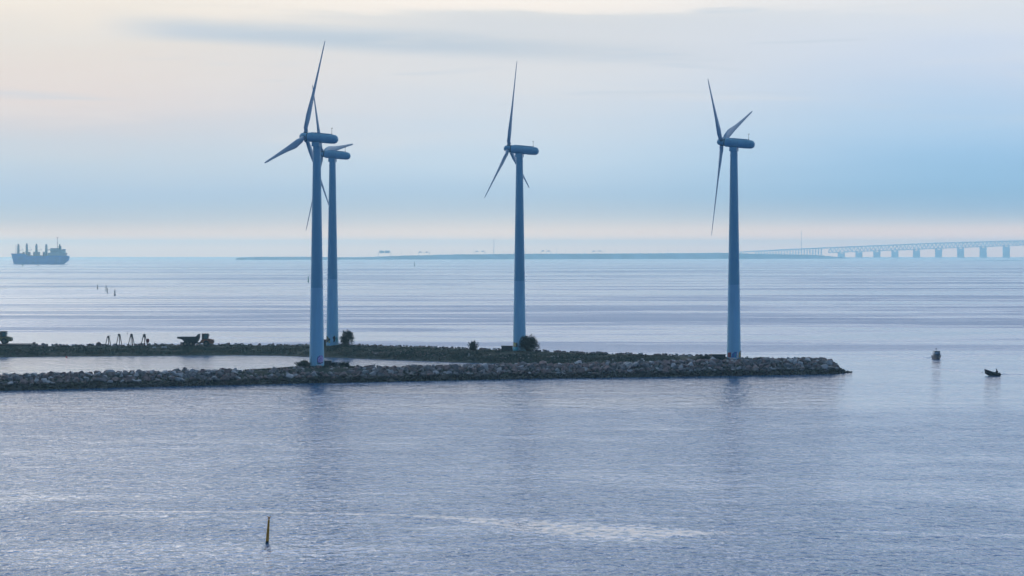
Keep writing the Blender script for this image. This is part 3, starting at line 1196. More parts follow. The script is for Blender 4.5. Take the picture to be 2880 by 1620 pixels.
# ------------------------------------------------------------------ dump trucks
TRUCKO = mat('orange truck paint', (0.36, 0.12, 0.05), 0.5)
TRUCKY = mat('dull yellow truck paint', (0.24, 0.19, 0.07), 0.5)
BODY = mat('dark truck bed', (0.035, 0.035, 0.04), 0.6)
TYRE = mat('rubber', (0.02, 0.02, 0.022), 0.85)
GLASS = mat('tinted glass', (0.06, 0.16, 0.17), 0.08, spec=0.8)
RIM = mat('wheel rim', (0.16, 0.13, 0.10), 0.5)


def make_truck(loc, paint, label):
    root = thing('dump_truck', label, 'dump truck', loc, 0, 'articulated dump trucks on the rear bank')
    mb = MB()
    for y0, y1 in ((-1.3, 1.3),):
        outline = [(-4.95, 2.62), (-4.95, 2.15), (-4.3, 2.1), (-3.5, 1.85), (-3.0, 1.2), (0.35, 1.1), (0.7, 1.6), (1.05, 2.5), (1.0, 3.2), (1.2, 3.38), (.75, 3.38), (0.1, 2.66), (-1.0, 2.66)]
        mb.prism(outline, y0, y1)
    mb.build('dump_bed', BODY, root)
    for s in (-1.32, 1.32):
        for xx in (-3.0, -1.6, -.2):
            mb = MB()
            mb.box((xx, s, 1.95), (.16, .1, 1.3))
            mb.build('bed_rib', BODY, root)
    mb = MB()
    mb.box((-1.6, 0, .95), (5.2, .9, .35))
    mb.box((1.9, 0, 1.05), (1.6, .7, .4))
    mb.build('chassis', STEEL, root)
    mb = MB()
    mb.prism([(1.15, 1.1), (1.7, 1.9), (1.7, 1.95), (3.35, 1.95), (3.4, 1.1)], -1.2, 1.2)
    mb.prism([(3.35, 2.15), (4.75, 1.85), (4.9, 1.65), (4.9, .95), (4.6, .75), (3.35, .9)], -1.05, 1.05)
    hood = mb.build('engine_hood', paint, root)
    mb = MB()
    mb.box((4.91, 0, 1.3), (.04, 1.4, .55))
    mb.build('grille', DARK, hood)
    for s in (-1, 1):
        mb = MB()
        mb.box((4.88, s * .85, 1.4), (.08, .22, .2))
        mb.build('headlight', GLASS, hood)
    mb = MB()
    mb.box((2.55, 0, 3.42), (1.85, 1.75, .12))
    for xx in (1.78, 3.32):
        for s in (-.78, .78):
            mb.box((xx, s, 2.65), (.14, .14, 1.45))
    mb.box((1.74, 0, 2.65), (.06, 1.5, 1.4))
    mb.box((2.55, 0, 2.02), (1.6, 1.6, .14))
    mb.box((2.1, -.79, 2.6), (.55, .05, 1.4))
    cab = mb.build('cab', BODY, root)
    mb = MB()
    mb.box((2.82, -.78, 2.75), (.85, .03, 1.2))
    mb.box((2.55, .78, 2.75), (1.3, .03, 1.2))
    mb.box((3.3, 0, 2.75), (.03, 1.4, 1.2))
    mb.build('window', GLASS, cab)
    mb = MB()
    mb.tube((3.35, -.95, 3.35), (3.75, -1.05, 3.3), .03, n=5)
    mb.box((3.76, -1.07, 3.0), (.12, .2, .5))
    mb.build('mirror', DARK, cab)
    mb = MB()
    mb.tube((2.6, 0, 3.48), (2.6, 0, 3.7), .06, n=6)
    mb.build('beacon', TRUCKO, cab)
    for xx, r in ((-2.75, .72), (-1.15, .72), (2.95, .82)):
        for s in (-1, 1):
            mb = MB()
            m = Matrix.Translation((xx, s * 1.05, r)) @ Matrix.Rotation(R(90), 4, 'X')
            mb.lathe([(r * .55, -.3), (r * .9, -.3), (r, -.2), (r, .2), (r * .9, .3), (r * .55, .3)], 20, m)
            wh = mb.build('wheel', TYRE, root, 40)
            mb = MB()
            mb.lathe([(r * .2, -.32), (r * .5, -.31), (r * .54, -.2), (r * .54, .2), (r * .5, .31), (r * .2, .32)], 16, m)
            mb.build('rim', RIM, wh, 40)
    return root


YT = 630.0
tk = make_truck((X(551, YT), YT, Zp(974, YT)), TRUCKO, 'orange articulated dump truck with its dark bed, parked on the rear bank')
# a second truck, its front half in the picture at the left edge
tk2 = make_truck((X(-16.5, 627), 627, Zp(967.5, 627)), TRUCKY, 'dull yellow dump truck cut off by the left edge on the concrete platform')

CONC = mat('dark concrete', (0.055, 0.055, 0.055), 0.85, 0.4, 0.8)
pl = thing('concrete_platform', 'dark flat concrete platform under the yellow truck at the left edge', 'platform', (X(35, 629), 629, Zp(967.5, 629)))
mb = MB()
mb.box((-6, 0, -.45), (24, 9, .9), None)
mb.build('slab', CONC, pl)
mb = MB()
mb.box((-11.2, -1.5, -2.1), (16.0, 11, 2.4))
mb.build('abutment', CONC, pl)

# ------------------------------------------------------------------ steel tripods
TRI = mat('rusty dark steel', (0.075, 0.05, 0.05), 0.7, 0.4, 2.0)


def tripod(px, ytop, ybase, Y, head, label, wpx=15, rods=False):
    zb = Zp(ybase, Y)
    h = Zp(ytop, Y) - zb
    root = thing('steel_tripod', label, 'tripod', (X(px, Y), Y, zb), 0, 'steel tripods standing on the rear bank')
    w = (wpx + 2) / F * Y / 2
    for ang in (205, -25, 90):
        a = R(ang)
        mb = MB()
        foot = Vector((w * 1.08 * math.cos(a), w * .9 * math.sin(a), -.25))
        top = Vector((.22 * math.cos(a), .22 * math.sin(a), h * .9))
        mb.tube(foot, top, .105, .125, 7)
        mb.tube(foot, foot + Vector((0, 0, .12)), .2, .16, 8)
        mb.build('leg', TRI, root)
    mb = MB()
    if head == 'round':
        mb.ball((0, 0, h * .87), .40, 12, (1, .8, .95))
        mb.box((0, 0, h * .74), (.55, .4, .25))
    elif head == 'cap':
        mb.box((-.05, 0, h * .93), (.62, .45, .34))
        mb.box((-.3, 0, h * .96), (.3, .2, .18))
    else:
        mb.ball((0, 0, h * .88), .3, 10)
        mb.tube((.1, 0, h * .9), (.62, 0, h * 1.04), .08, .06, 6)
    mb.build('head', TRI, root)
    if rods:
        for s in (-.28, .22, .34):
            mb = MB()
            mb.tube((s, .1, .0), (s * .7, .05, h * .8), .035, n=5)
            mb.build('rod', TRI, root)
    return root


tripod(304.5, 944, 970, 631, 'arm', 'lowest steel tripod with a bent arm on top, beside the brown boulder', 14)
tripod(335.5, 938.5, 970, 631, 'cap', 'narrow steel tripod with a flat cap, second from the brown boulder', 15)
tripod(370, 938, 970, 631, 'round', 'steel tripod with a round head and thin inner rods', 17, True)
tripod(406, 938.5, 970, 631, 'round', 'steel tripod with a round head and a red float leaning on it', 17)
FLOAT = mat('faded red float', (0.32, 0.07, 0.07), 0.6)
fl = thing('net_float', 'faded red oval float leaning on a leg of the last steel tripod', 'float', (X(416, 630.6), 630.6, Zp(958, 630.6)))
mb = MB()
mb.ball((0, 0, 0), .5, 12, (.85, .85, 1.25))
mb.build('body', FLOAT, fl, 60)
mb = MB()
mb.tube((0, 0, -.7), (.05, 0, -1.0), .12, .2, 8)
mb.build('weight', TRI, fl)

WHITE = mat('weathered white paint', (0.70, 0.71, 0.70), 0.6)
PALE = mat('pale concrete', (0.34, 0.38, 0.38), 0.8)
mb = MB()
mb.lathe([(.09, 0), (.09, 1.0), (.07, 1.08), (.02, 1.1)], 8)
o = mb.build('marker_stake', WHITE)
o.location = (X(1319, 583), 583, ground(X(1319, 583), 583) - .1)
tag(o, 'short white marker stake in the grass of the rear bank', 'stake')
for px, py, w, lab in ((434, 977, .95, 'smaller pale concrete slab lying on the bank below the tripods'), (462, 976.5, 1.5, 'longer pale concrete slab lying on the bank left of the orange truck'),
                       (843, 969, 1.1, 'pale slab lying on the rear bank just left of the nearest tower')):
    Y = 623.0
    xx = X(px, Y)
    mb = MB()
    mb.box((0, 0, .1), (w, .7, .22), Matrix.Rotation(R(4), 3, 'Y'), .92)
    mb.box((.05, -.05, .26), (w * .6, .45, .1), Matrix.Rotation(R(-6), 3, 'Y'), .85)
    o = mb.build('concrete_slab', PALE)
    o.location = (xx, Y, max(Zp(py, Y) - .12, ground(xx, Y) + .05))
    o.rotation_euler = (R(14), 0, .2)
    tag(o, lab, 'slab')

# ------------------------------------------------------------------ buoys and piles
YEL = mat('yellow buoy paint', (0.95, 0.34, 0.006), 0.5, 0.25, 2.0, streak=.4)
BLK = mat('black buoy paint', (0.012, 0.018, 0.03), 0.5)
GRN = mat('green buoy paint', (0.02, 0.22, 0.15), 0.5)
WOOD = mat('old pile timber', (0.07, 0.06, 0.05), 0.85, 0.4, 2.0, streak=.3)
REDB = mat('red buoy paint', (0.55, 0.03, 0.03), 0.5)

Y = Ywater(1526)
sp_ = thing('spar_buoy', 'yellow leaning spar buoy with a crossed topmark in the foreground water', 'buoy', (X(751.5, Y), Y, 0))
sp_.rotation_euler = (0, R(4.2), 0)
mb = MB()
mb.lathe([(.135, -1.0), (.15, .12), (.148, .4), (.125, 1.2), (.095, 2.1), (.075, 2.22)], 18)
mb.build('spar', YEL, sp_, 50)
mb = MB()
mb.lathe([(.139, -1.0), (.1535, .02), (.1535, .16)], 18)
mb.build('waterline_band', mat('weed band', (0.02, 0.018, 0.012), .8), sp_, 50)
mb = MB()
for s in (-1, 1):
    mb.tube((-s * .02, 0, 2.18), (s * .16, s * .02, 2.55), .032, .028, 6)
    mb.tube((0, -s * .02, 2.18), (s * .02, s * .13, 2.5), .03, .026, 6)
mb.build('topmark', YEL, sp_)


def pile(px, ytop, ybase, label, lean=0, r=.28, m=WOOD):
    Y = Ywater(ybase)
    Y = (H * F + 0) / (ybase - EYE + F * Y / (2 * RE) * -1)
    h = (ybase - ytop) / F * Y
    mb = MB()
    mb.lathe([(r * 1.05, -2), (r, .3), (r * .95, h * .9), (r * .8, h), (r * .3, h + .1)], 10)
    mb.lathe([(r * 1.02, h * .55), (r * 1.12, h * .56), (r * 1.12, h * .60), (r * 1.02, h * .61)], 10, caps=False)
    o = mb.build('mooring_pile', m, None, 40)
    o.location = (X(px, Y), Y, sea_z(X(px, Y), Y))
    o.rotation_euler = (0, R(lean), 0)
    return tag(o, label, 'pile', 'timber piles in the far water')


pile(274.5, 800, 813, 'dark timber pile standing apart at the left of the far pile group', 2)
pile(298, 803, 818.5, 'taller dark timber pile in the close pair', 2)
pile(301.5, 810, 824.5, 'reddish timber pile in front of the taller one in the close pair', 2, .28, mat('reddish pile', (0.11, 0.06, 0.06), .8))


def nav_buoy(px, ytop, ybase, m, label, float_px=6, body_px=3, band=True, top=True):
    Y = Ywater(ybase)
    for _ in range(3):
        Y = (H + Y * Y / (2 * RE)) * F / (ybase - EYE)
    k = Y / F
    h = (ybase - ytop) * k
    root = thing('navigation_buoy', label, 'buoy', (X(px, Y), Y, sea_z(X(px, Y), Y)), 0, None)
    mb = MB()
    fr = float_px * k / 2
    mb.lathe([(fr * .8, -.6), (fr, .0), (fr, h * .13), (fr * .75, h * .18)], 16)
    mb.build('float', m, root, 40)
    mb = MB()
    if band:
        mb.lathe([(fr * .6, h * .18), (fr * .5, h * .31)], 16)
        mb.build('band', WHITE, root, 40)
        mb = MB()
    b = body_px * k / 2
    mb.lathe([(b * 1.1, h * (.31 if band else .18)), (b * .8, h * .8), (b * .55, h * .9)] + ([(b * .45, h)] if top else [(b * .2, h * .92)]), 14)
    mb.build('body', m, root, 40)
    mb = MB()
    mb.tube((0, 0, h * .88), (0, 0, h * 1.0), b * .35, b * .25, 6)
    mb.ball((0, 0, h * 1.0), b * .55, 8)
    mb.build('topmark', m, root)
    return root


nav_buoy(323, 814, 831, BLK, 'black navigation buoy with a white band right of the far piles', 6.2, 3.2)
nav_buoy(867, 776, 793.5, GRN, 'green navigation buoy on the far water just left of the nearest tower', 4.2, 2.6, False)
nav_buoy(1166, 735, 748.5, BLK, 'small dark navigation buoy far out in front of the island', 3.2, 1.6, False)
nav_buoy(64, 742, 749, GRN, 'tiny green navigation buoy in front of the cargo ship bow', 4, 2.6, False)
nav_buoy(108, 743.5, 748, BLK, 'tiny dark navigation buoy in front of the cargo ship midships', 4.5, 2, False)
nav_buoy(358, 932.5, 938.5, BLK, 'tiny dark marker buoy on the water above the tripods', 1.6, 1.3, False)
Y = Ywater(1005.5)
mb = MB()
mb.ball((0, 0, .08), .26, 12)
mb.tube((0, 0, .3), (0, 0, .42), .05, n=6)
o = mb.build('float_ball', REDB, None, 50)
o.location = (X(187, Y), Y, 0)
tag(o, 'small bright red float on the basin water under the rear bank', 'float')

# ------------------------------------------------------------------ cargo ship
SHIPH = mat('blue ship hull', (0.002, 0.27, 0.72), 0.55, 0.15, 0.1)
SHIPW = mat('ship grey white', (0.33, 0.38, 0.44), 0.55, 0.15, 0.2)
SHIPC = mat('ship crane paint', (0.20, 0.20, 0.27), 0.55, 0.15, 0.2)
SHIPD = mat('dark funnel paint', (0.03, 0.035, 0.10), 0.55)


def build_ship():
    Y = 5150.0
    k = 400.0 / 2576.0 * Y / F            # metres per zoomed pixel
    xb = 720.0
    xc = X(xb * 400 / 2576.0, Y)
    root = thing('cargo_ship', 'blue cargo ship with four deck cranes on the horizon', 'ship', (xc, Y, sea_z(xc, Y)))

    def U(zx):
        return (zx - xb) * k

    def V(zy):
        return (660.0 - zy) * k
    st = [(200, 467, 0.3, .1), (235, 468, 3.0, .6), (300, 471, 6.0, 3.6), (400, 475, 8.2, 7.0), (460, 480, 8.8, 8.4), (520, 514, 9.0, 9.0), (860, 514, 9.0, 9.0), (890, 505, 9.0, 9.0),
          (1120, 506, 8.8, 8.0), (1200, 509, 8.0, 4.5), (1250, 511, 7.0, 1.5)]
    bot = [(262, -4), (255, -4), (300, -4), (400, -4), (460, -4), (520, -4), (860, -4), (890, -4), (1120, -4), (1175, 1.5), (1235, 8)]
    wlx = [(228, ), (245, ), (300, ), (400, ), (460, ), (520, ), (860, ), (890, ), (1120, ), (1195, ), (1248, )]
    rings = []
    for (zx, zy, bd, bw), (bx, bz), (wx,) in zip(st, bot, wlx):
        zt = V(zy)
        zm = max(bz + .5, zt * .45)
        rings.append([Vector((U(zx), -bd, zt)), Vector((U(wx), -(bd * .4 + bw * .6), zm)), Vector((U(bx), -bw * .8, bz)), Vector((U(bx), bw * .8, bz)), Vector((U(wx), bd * .4 + bw * .6, zm)), Vector((U(zx), bd, zt))])
    mb = MB()
    mb.loft(rings)
    hull = mb.build('hull', SHIPH, root)
    mb = MB()
    mb.tube((U(222), -1.4, V(530)), (U(222), -1.7, V(545)), .6, n=6)
    mb.build('anchor', DARK, hull)
    for zx, yt in ((333, 292), (485, 284), (660, 290), (838, 296)):
        b = V(470 if zx < 400 else 514)
        mb = MB()
        w = 40 * k
        mb.prism([(U(zx) - w / 2, b), (U(zx) + w / 2, b), (U(zx) + w * .45, V(yt + 45)), (U(zx) + w * .18, V(yt)), (U(zx) - w * .18, V(yt)), (U(zx) - w * .42, V(yt + 45))], -2.2, 2.2)
        c = mb.build('crane_post', SHIPC, root)
        e = U(zx + 95 if zx < 800 else zx + 80)
        mb = MB()
        mb.tube((U(zx), -2.5, V(408)), (e, -2.5, V(404)), .55, .4, 6)
        mb.tube((U(zx), 2.5, V(408)), (e, 2.5, V(404)), .55, .4, 6)
        mb.build('jib', SHIPC, c)
        mb = MB()
        mb.tube((U(zx), 0, V(yt + 15)), (e, 0, V(404)), .16, n=5)
        mb.build('stay_cable', SHIPC, c)
    for zx, w in ((427, 22), (530, 30), (618, 22), (697, 14), (713, 12), (788, 14), (806, 12)):
        mb = MB()
        mb.box((U(zx), 0, (V(514) + V(438)) / 2 - .5), (w * k, 9, V(438) - V(514) + 1))
        mb.build('winch_house', SHIPC, root)
    mb = MB()
    for a, b in ((345, 460), (545, 610), (720, 780)):
        mb.box((U((a + b) / 2), 0, V(506) if a > 400 else V(466)), ((b - a) * k, 12, 1.6))
    mb.build('hatch_cover', SHIPW, root)
    mb = MB()
    mb.box((U(1040), 0, (V(508) + V(455)) / 2), (330 * k, 15, V(455) - V(508)))
    mb.box((U(992), 0, (V(456) + V(372)) / 2), (134 * k, 15, V(372) - V(456)))
    mb.box((U(1120), 0, (V(456) + V(402)) / 2), (118 * k, 13, V(402) - V(456)))
    mb.box((U(1130), 0, V(396)), (110 * k, 15, 1.4))
    mb.box((U(895), 0, V(400)), (70 * k, 9, 1.0))
    sup = mb.build('superstructure', SHIPW, root)
    mb = MB()
    for row, zy in enumerate((385, 410, 433)):
        for i in range(7):
            mb.box((U(936 + i * 19), -7.52, V(zy)), (1.2, .1, 1.1))
    mb.build('window_row', DARK, sup)
    for zx in (895, 1195):
        mb = MB()
        mb.ball((U(zx), -5, V(470)), 2.3, 10, (1.3, .6, .8))
        mb.build('lifeboat', mat('lifeboat orange', (.25, .1, .08), .6), sup, 60)
    mb = MB()
    mb.prism([(U(1062), V(456)), (U(1112), V(456)), (U(1108), V(335)), (U(1095), V(330)), (U(1088), V(298)), (U(1080), V(300)), (U(1066), V(330))], -2.6, 2.6)
    mb.build('funnel', SHIPD, root)
    mb = MB()
    mb.tube((U(1042), 0, V(372)), (U(1040), 0, V(175)), .75, .45, 8)
    mb.tube((U(1040), 0, V(195)), (U(1018), 0, V(163)), .35, .2, 6)
    mb.tube((U(1040), 0, V(195)), (U(1062), 0, V(163)), .35, .2, 6)
    mb.box((U(1040), 0, V(180)), (30 * k, 2, .8))
    mb.box((U(1040), 0, V(260)), (14 * k, 3, .5))
    mb.build('main_mast', SHIPC, root)
    mb = MB()
    mb.tube((U(290), 0, V(470)), (U(290), 0, V(305)), .6, .3, 6)
    mb.box((U(290), 0, V(355)), (12 * k, 2, .6))
    mb.build('foremast', SHIPC, root)
    mb = MB()
    for i in range(24):
        zx = 205 + i * 10.2
        mb.tube((U(zx), -interp([(200, .4), (235, 3), (300, 6), (460, 8.6)], zx), V(468)), (U(zx), -interp([(200, .4), (235, 3), (300, 6), (460, 8.6)], zx), V(468) + 1.2), .1, n=4)
    mb.build('bow_rail', SHIPC, root)


build_ship()

# ------------------------------------------------------------------ island, bridge, far masts
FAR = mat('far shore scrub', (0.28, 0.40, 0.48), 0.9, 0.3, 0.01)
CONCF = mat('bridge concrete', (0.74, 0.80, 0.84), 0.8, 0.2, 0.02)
ISL = [(655, 731), (664, 724.5), (700, 723.5), (820, 723), (900, 724), (1000, 724.6), (1060, 722.4), (1100, 720.5), (1200, 717.8), (1280, 716), (1380, 714.8), (1500, 713.8), (1750, 713.2), (1900, 712.3), (2050, 711), (2130, 713.5),
       (2300, 717.5), (2335, 720), (2400, 727), (2440, 727)]


def isl_Y(px):
    return 8100 + (px - 655) / 1745.0 * 2350


def base_z(px, Y):
    return sea_z(X(px, Y), Y)


def build_island():
    rnd = random.Random(3)
    rings = []
    px = 655.0
    while px <= 2402:
        Y = isl_Y(px)
        zt = max(Zp(interp(ISL, px), Y + 60) + (rnd.uniform(-.6, 1.1) if 680 < px < 1300 else rnd.uniform(-.2, .3)), base_z(px, Y) - .5)
        zb = base_z(px, Y) - 4
        rings.append([Vector((X(px, Y), Y, zb)), Vector((X(px, Y), Y + 60, zt)), Vector((X(px, Y), Y + 320, zt)), Vector((X(px, Y), Y + 420, zb - 3))])
        px += 6
    mb = MB()
    mb.loft(rings)
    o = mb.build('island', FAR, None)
    tag(o, kind='structure')
    # sand bar in front of the bridge
    rings = []
    for px in range(2736, 2960, 12):
        Y = 7200.0
        zt = base_z(px, Y) + .35 + .5 * math.exp(-((px - 2850) / 60.0) ** 2)
        rings.append([Vector((X(px, Y), Y - 20, zt - 2)), Vector((X(px, Y), Y, zt)), Vector((X(px, Y), Y + 120, zt)), Vector((X(px, Y), Y + 160, zt - 2))])
    mb = MB()
    mb.loft(rings)
    tag(mb.build('sandbank', FAR, None), kind='structure')


build_island()


def build_bridge():
    YB = 15000.0
    top = [(2060, 709.5), (2080, 707.3), (2254, 698.5), (2440, 690.8), (2640, 682.3), (2880, 675.7), (3120, 670)]
    bot = [(2060, 711.5), (2080, 709.5), (2254, 702), (2300, 705), (2330, 711.8), (2380, 709.6), (2460, 706.6), (2560, 703), (2680, 697.6), (2760, 695), (2880, 690), (3120, 683)]
    root = thing('girder_bridge', 'long pale girder bridge on broad piers fading into the haze at right', 'bridge', (X(2600, YB), YB, base_z(2600, YB)))
    ox, oz = X(2600, YB), base_z(2600, YB)

    def pt(px, py, dy=0.0):
        return Vector((X(px, YB) - ox, dy, Zp(py, YB) - oz))
    mb = MB()
    rings = []
    for px in range(2060, 3121, 20):
        t = interp(top, px)
        rings.append([pt(px, t, -14), pt(px, t, 14), pt(px, t + 3.2, 14), pt(px, t + 3.2, -14)])
    mb.loft(rings)
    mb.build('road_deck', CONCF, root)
    mb = MB()
    rings = []
    for px in range(2330, 3121, 10):
        b = interp(bot, px)
        rings.append([pt(px, b - 2.6, -10), pt(px, b - 2.6, 10), pt(px, b, 10), pt(px, b, -10)])
    mb.loft(rings)
    mb.build('rail_deck', CONCF, root)
    # Warren truss between the two decks
    for dy in (-9.5, 9.5):
        mb = MB()
        px = 2330.0
        while px < 3110:
            step = 11.0
            t0, b0 = interp(top, px) + 2.6, interp(bot, px) - 1.6
            tm = interp(top, px + step / 2) + 2.6
            b1 = interp(bot, px + step) - 1.6
            mb.tube(pt(px, b0, dy), pt(px + step / 2, tm, dy), 1.7, n=4)
            mb.tube(pt(px + step / 2, tm, dy), pt(px + step, b1, dy), 1.7, n=4)
            px += step
        mb.build('truss', CONCF, root)
    # approach viaduct columns standing on the island
    for i in range(24):
        px = 2126 + i * 8.0
        mb = MB()
        t = interp(top, px) + 3
        mb.box((pt(px, t).x, 0, (pt(px, t).z + pt(px, 718).z) / 2), (6.5, 16, pt(px, t).z - pt(px, 718).z))
        mb.build('column', CONCF, root)
    for px in (2366, 2415.6, 2466, 2517, 2577.6, 2639.5, 2701.5, 2765, 2830, 2896, 2963):
        b = interp(bot, px)
        w = 19.0 / F * YB
        z0, z1 = -8.0, pt(px, b).z
        mb = MB()
        mb.box((pt(px, b).x, 0, (z0 + z1 - 5) / 2), (w, 15, z1 - 5 - z0))
        for s in (-1, 1):
            mb.box((pt(px, b).x + s * w * .36, 0, z1 - 2.5), (w * .28, 15, 5.2))
        mb.build('pier', CONCF, root)


build_bridge()

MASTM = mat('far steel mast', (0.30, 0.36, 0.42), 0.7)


def far_mast(px, ytop, ybase, Y, r, label, cat='mast', name='radio_mast', group=None, arm=False):
    zb = Zp(ybase, Y)
    h = Zp(ytop, Y) - zb
    mb = MB()
    mb.tube((0, 0, -4), (0, 0, h), r, r * .6, 6)
    if arm:
        mb.tube((0, 0, h * .98), (2.2, 0, h), r * .7, n=5)
        mb.tube((0, 0, h * .98), (-2.2, 0, h), r * .7, n=5)
    else:
        for t in (.35, .62, .85, .97):
            mb.box((0, 0, h * t), (r * 4.5, r * 3, r * 1.5))
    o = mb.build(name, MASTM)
    o.location = (X(px, Y), Y, zb)
    return tag(o, label, cat, group)


far_mast(2254, 651, 702, 10400, .95, 'tall thin mast rising above the bridge approach')
far_mast(1389, 671, 716, isl_Y(1389) + 150, .95, 'tall faint mast on the island left of the middle turbine')
lr = random.Random(4)
for i in range(34):
    px = 1010 + i * 29 + lr.uniform(-6, 6)
    Yl = isl_Y(px) + 180
    gy = interp(ISL, px)
    far_mast(px, gy - lr.uniform(10, 14), gy + 1, Yl, .33, 'thin faint lamp post along the road across the far island', 'lamp post', 'lamp_post', 'lamp posts along the island road', True)
PANEL = mat('blue sign panel', (0.12, 0.26, 0.36), 0.6)
for px0, px1, y0, y1, big, lab in ((1066, 1097, 705, 712, True, 'large blue road sign gantry at the left end of the island road'),
                                   (1178, 1206, 707.5, 710.5, False, 'small sign gantry on the island just left of the middle of its slope'),
                                   (1337, 1363, 705.5, 708, False, 'small sign gantry on the island beside the tall faint mast'),
                                   (1523, 1548, 704.5, 707.5, False, 'small sign gantry on the island right of the middle turbine'),
                                   (1667, 1692, 704.8, 707.5, False, 'last small sign gantry on the island, towards the bridge')):
    pc = (px0 + px1) / 2
    Yl = isl_Y(pc) + 170
    zb = Zp(interp(ISL, pc), Yl)
    root = thing('sign_gantry', lab, 'sign gantry', (X(pc, Yl), Yl, zb), 0, 'sign gantries on the island')
    k = Yl / F
    mb = MB()
    w = (px1 - px0) * k
    zc = Zp((y0 + y1) / 2, Yl) - zb
    for s in (-1, 1):
        mb.tube((s * w * .55, 0, -4), (s * w * .55, 0, zc + 1), .5, n=6)
    mb.tube((-w * .55, 0, zc - 1), (w * .55, 0, zc - 1), .4, n=6)
    mb.build('frame', MASTM, root)
    hh = (y1 - y0) * k
    for s in ((-.25, .25) if big else (-.35, .3)):
        mb = MB()
        mb.box((s * w, -.7, zc), (w * (.44 if big else .26), .4, hh))
        mb.build('sign_panel', PANEL, root)

# ------------------------------------------------------------------ boats
BOATD = mat('dark boat hull', (0.02, 0.03, 0.045), 0.35)
BOATW = mat('boat cabin paint', (0.10, 0.14, 0.17), 0.4)
RUB = mat('black inflatable rubber', (0.012, 0.014, 0.02), 0.6)


def boat_hull(L, B, hb, hs, draft=.3, n=9):
    """bow at +Y end, stern at 0"""
    rings = []
    for i in range(n):
        t = i / (n - 1)
        bw = B / 2 * (1 - max(0, (t - .45) / .55) ** 2.2) + .02
        zt = hs + (hb - hs) * t ** 1.6
        y = L * t
        fl = .72 - .3 * t
        kz = -draft + (draft + zt * .6) * max(0, (t - .75) / .25) ** 2
        rings.append([Vector((-bw, y, zt)), Vector((-bw * (.9 - .15 * t), y, zt * .4)), Vector((-bw * fl, y - .05, kz * .4)), Vector((0, y - .1, kz)), Vector((bw * fl, y - .05, kz * .4)), Vector((bw * (.9 - .15 * t), y, zt * .4)), Vector((bw, y, zt))])
    return rings


Y = Ywater(1008.5)
mbt = thing('motor_boat', 'small motor boat with a cabin heading towards the viewer', 'boat', (X(2630, Y), Y, 0), R(180))
mb = MB()
mb.loft(boat_hull(5.6, 2.1, 1.15, .85))
hl = mb.build('hull', BOATD, mbt, 40)
mb = MB()
for s in (-1, 1):
    mb.tube((s * 1.03, 0.1, .84), (s * 1.0, 2.6, .9), .05, n=6)
mb.build('rubbing_strip', BOATW, hl)
mb = MB()
mb.box((0, 2.0, 1.1), (1.62, 2.2, .55), None, .95)
for s in (-1, 1):
    for yy in (1.0, 3.0):
        mb.tube((s * .74, yy, 1.3), (s * .66, yy - .1 * (yy - 2), 2.0), .07, n=6)
cb = mb.build('cabin', BOATW, mbt)
mb = MB()
mb.box((0, 2.0, 2.02), (1.5, 2.3, .16), None, .92)
mb.build('cabin_roof', BOATD, cb)
mb = MB()
mb.box((0, 2.96, 1.66), (1.25, .03, .6), Matrix.Rotation(R(10), 3, 'X'))
mb.build('windscreen', mat('pale glass', (0.35, .42, .48), .1, spec=.8), cb)
mb = MB()
mb.tube((0, 1.6, 2.1), (0, 1.6, 2.75), .03, n=6)
mb.ball((0, 1.6, 2.62), .13, 8)
mb.box((0, 1.6, 2.5), (.42, .06, .06))
mb.build('antenna', STEEL, mbt)
mb = MB()
mb.tube((-.8, 5.0, 1.2), (0, 5.5, 1.3), .025, n=5)
mb.tube((.8, 5.0, 1.2), (0, 5.5, 1.3), .025, n=5)
mb.tube((-.8, 5.0, 1.2), (-.95, 3.2, 1.15), .025, n=5)
mb.tube((.8, 5.0, 1.2), (.95, 3.2, 1.15), .025, n=5)
mb.build('bow_rail', STEEL, mbt)

Y2 = Ywater(1056.5)
dg = thing('dinghy', 'dark inflatable dinghy with its bow raised, speeding to the left', 'boat', (X(2811, Y2), Y2, 0.02), R(82))
dg.rotation_euler = (R(4), 0, R(84))
mb = MB()
mb.loft(boat_hull(3.3, 1.35, 1.02, .34, .2))
mb.build('hull', RUB, dg, 40)
for s in (-1, 1):
    mb = MB()
    pts = [(s * .62, -.15, .30, .20), (s * .64, .9, .40, .22), (s * .62, 1.9, .62, .22), (s * .42, 2.8, .88, .21), (0.0, 3.25, 1.02, .20)]
    for a, b in zip(pts, pts[1:]):
        mb.tube(a[:3], b[:3], a[3], b[3], 10)
    for a in pts:
        mb.ball(a[:3], a[3], 10)
    mb.build('side_tube', RUB, dg, 60)
mb = MB()
mb.box((0, .05, .42), (.26, .28, .5), None, .8)
mb.box((0, -.12, .1), (.12, .14, .6))
mb.tube((0, .15, .55), (.12, .62, .62), .025, n=5)
mb.build('outboard_motor', BLK, dg)

# the person sitting in the stern
SKIN = mat('skin', (0.32, 0.20, 0.15), 0.6)
CLOTH = mat('dark jacket', (0.02, 0.022, 0.035), 0.8)
TROU = mat('dark trousers', (0.025, 0.025, 0.03), 0.8)


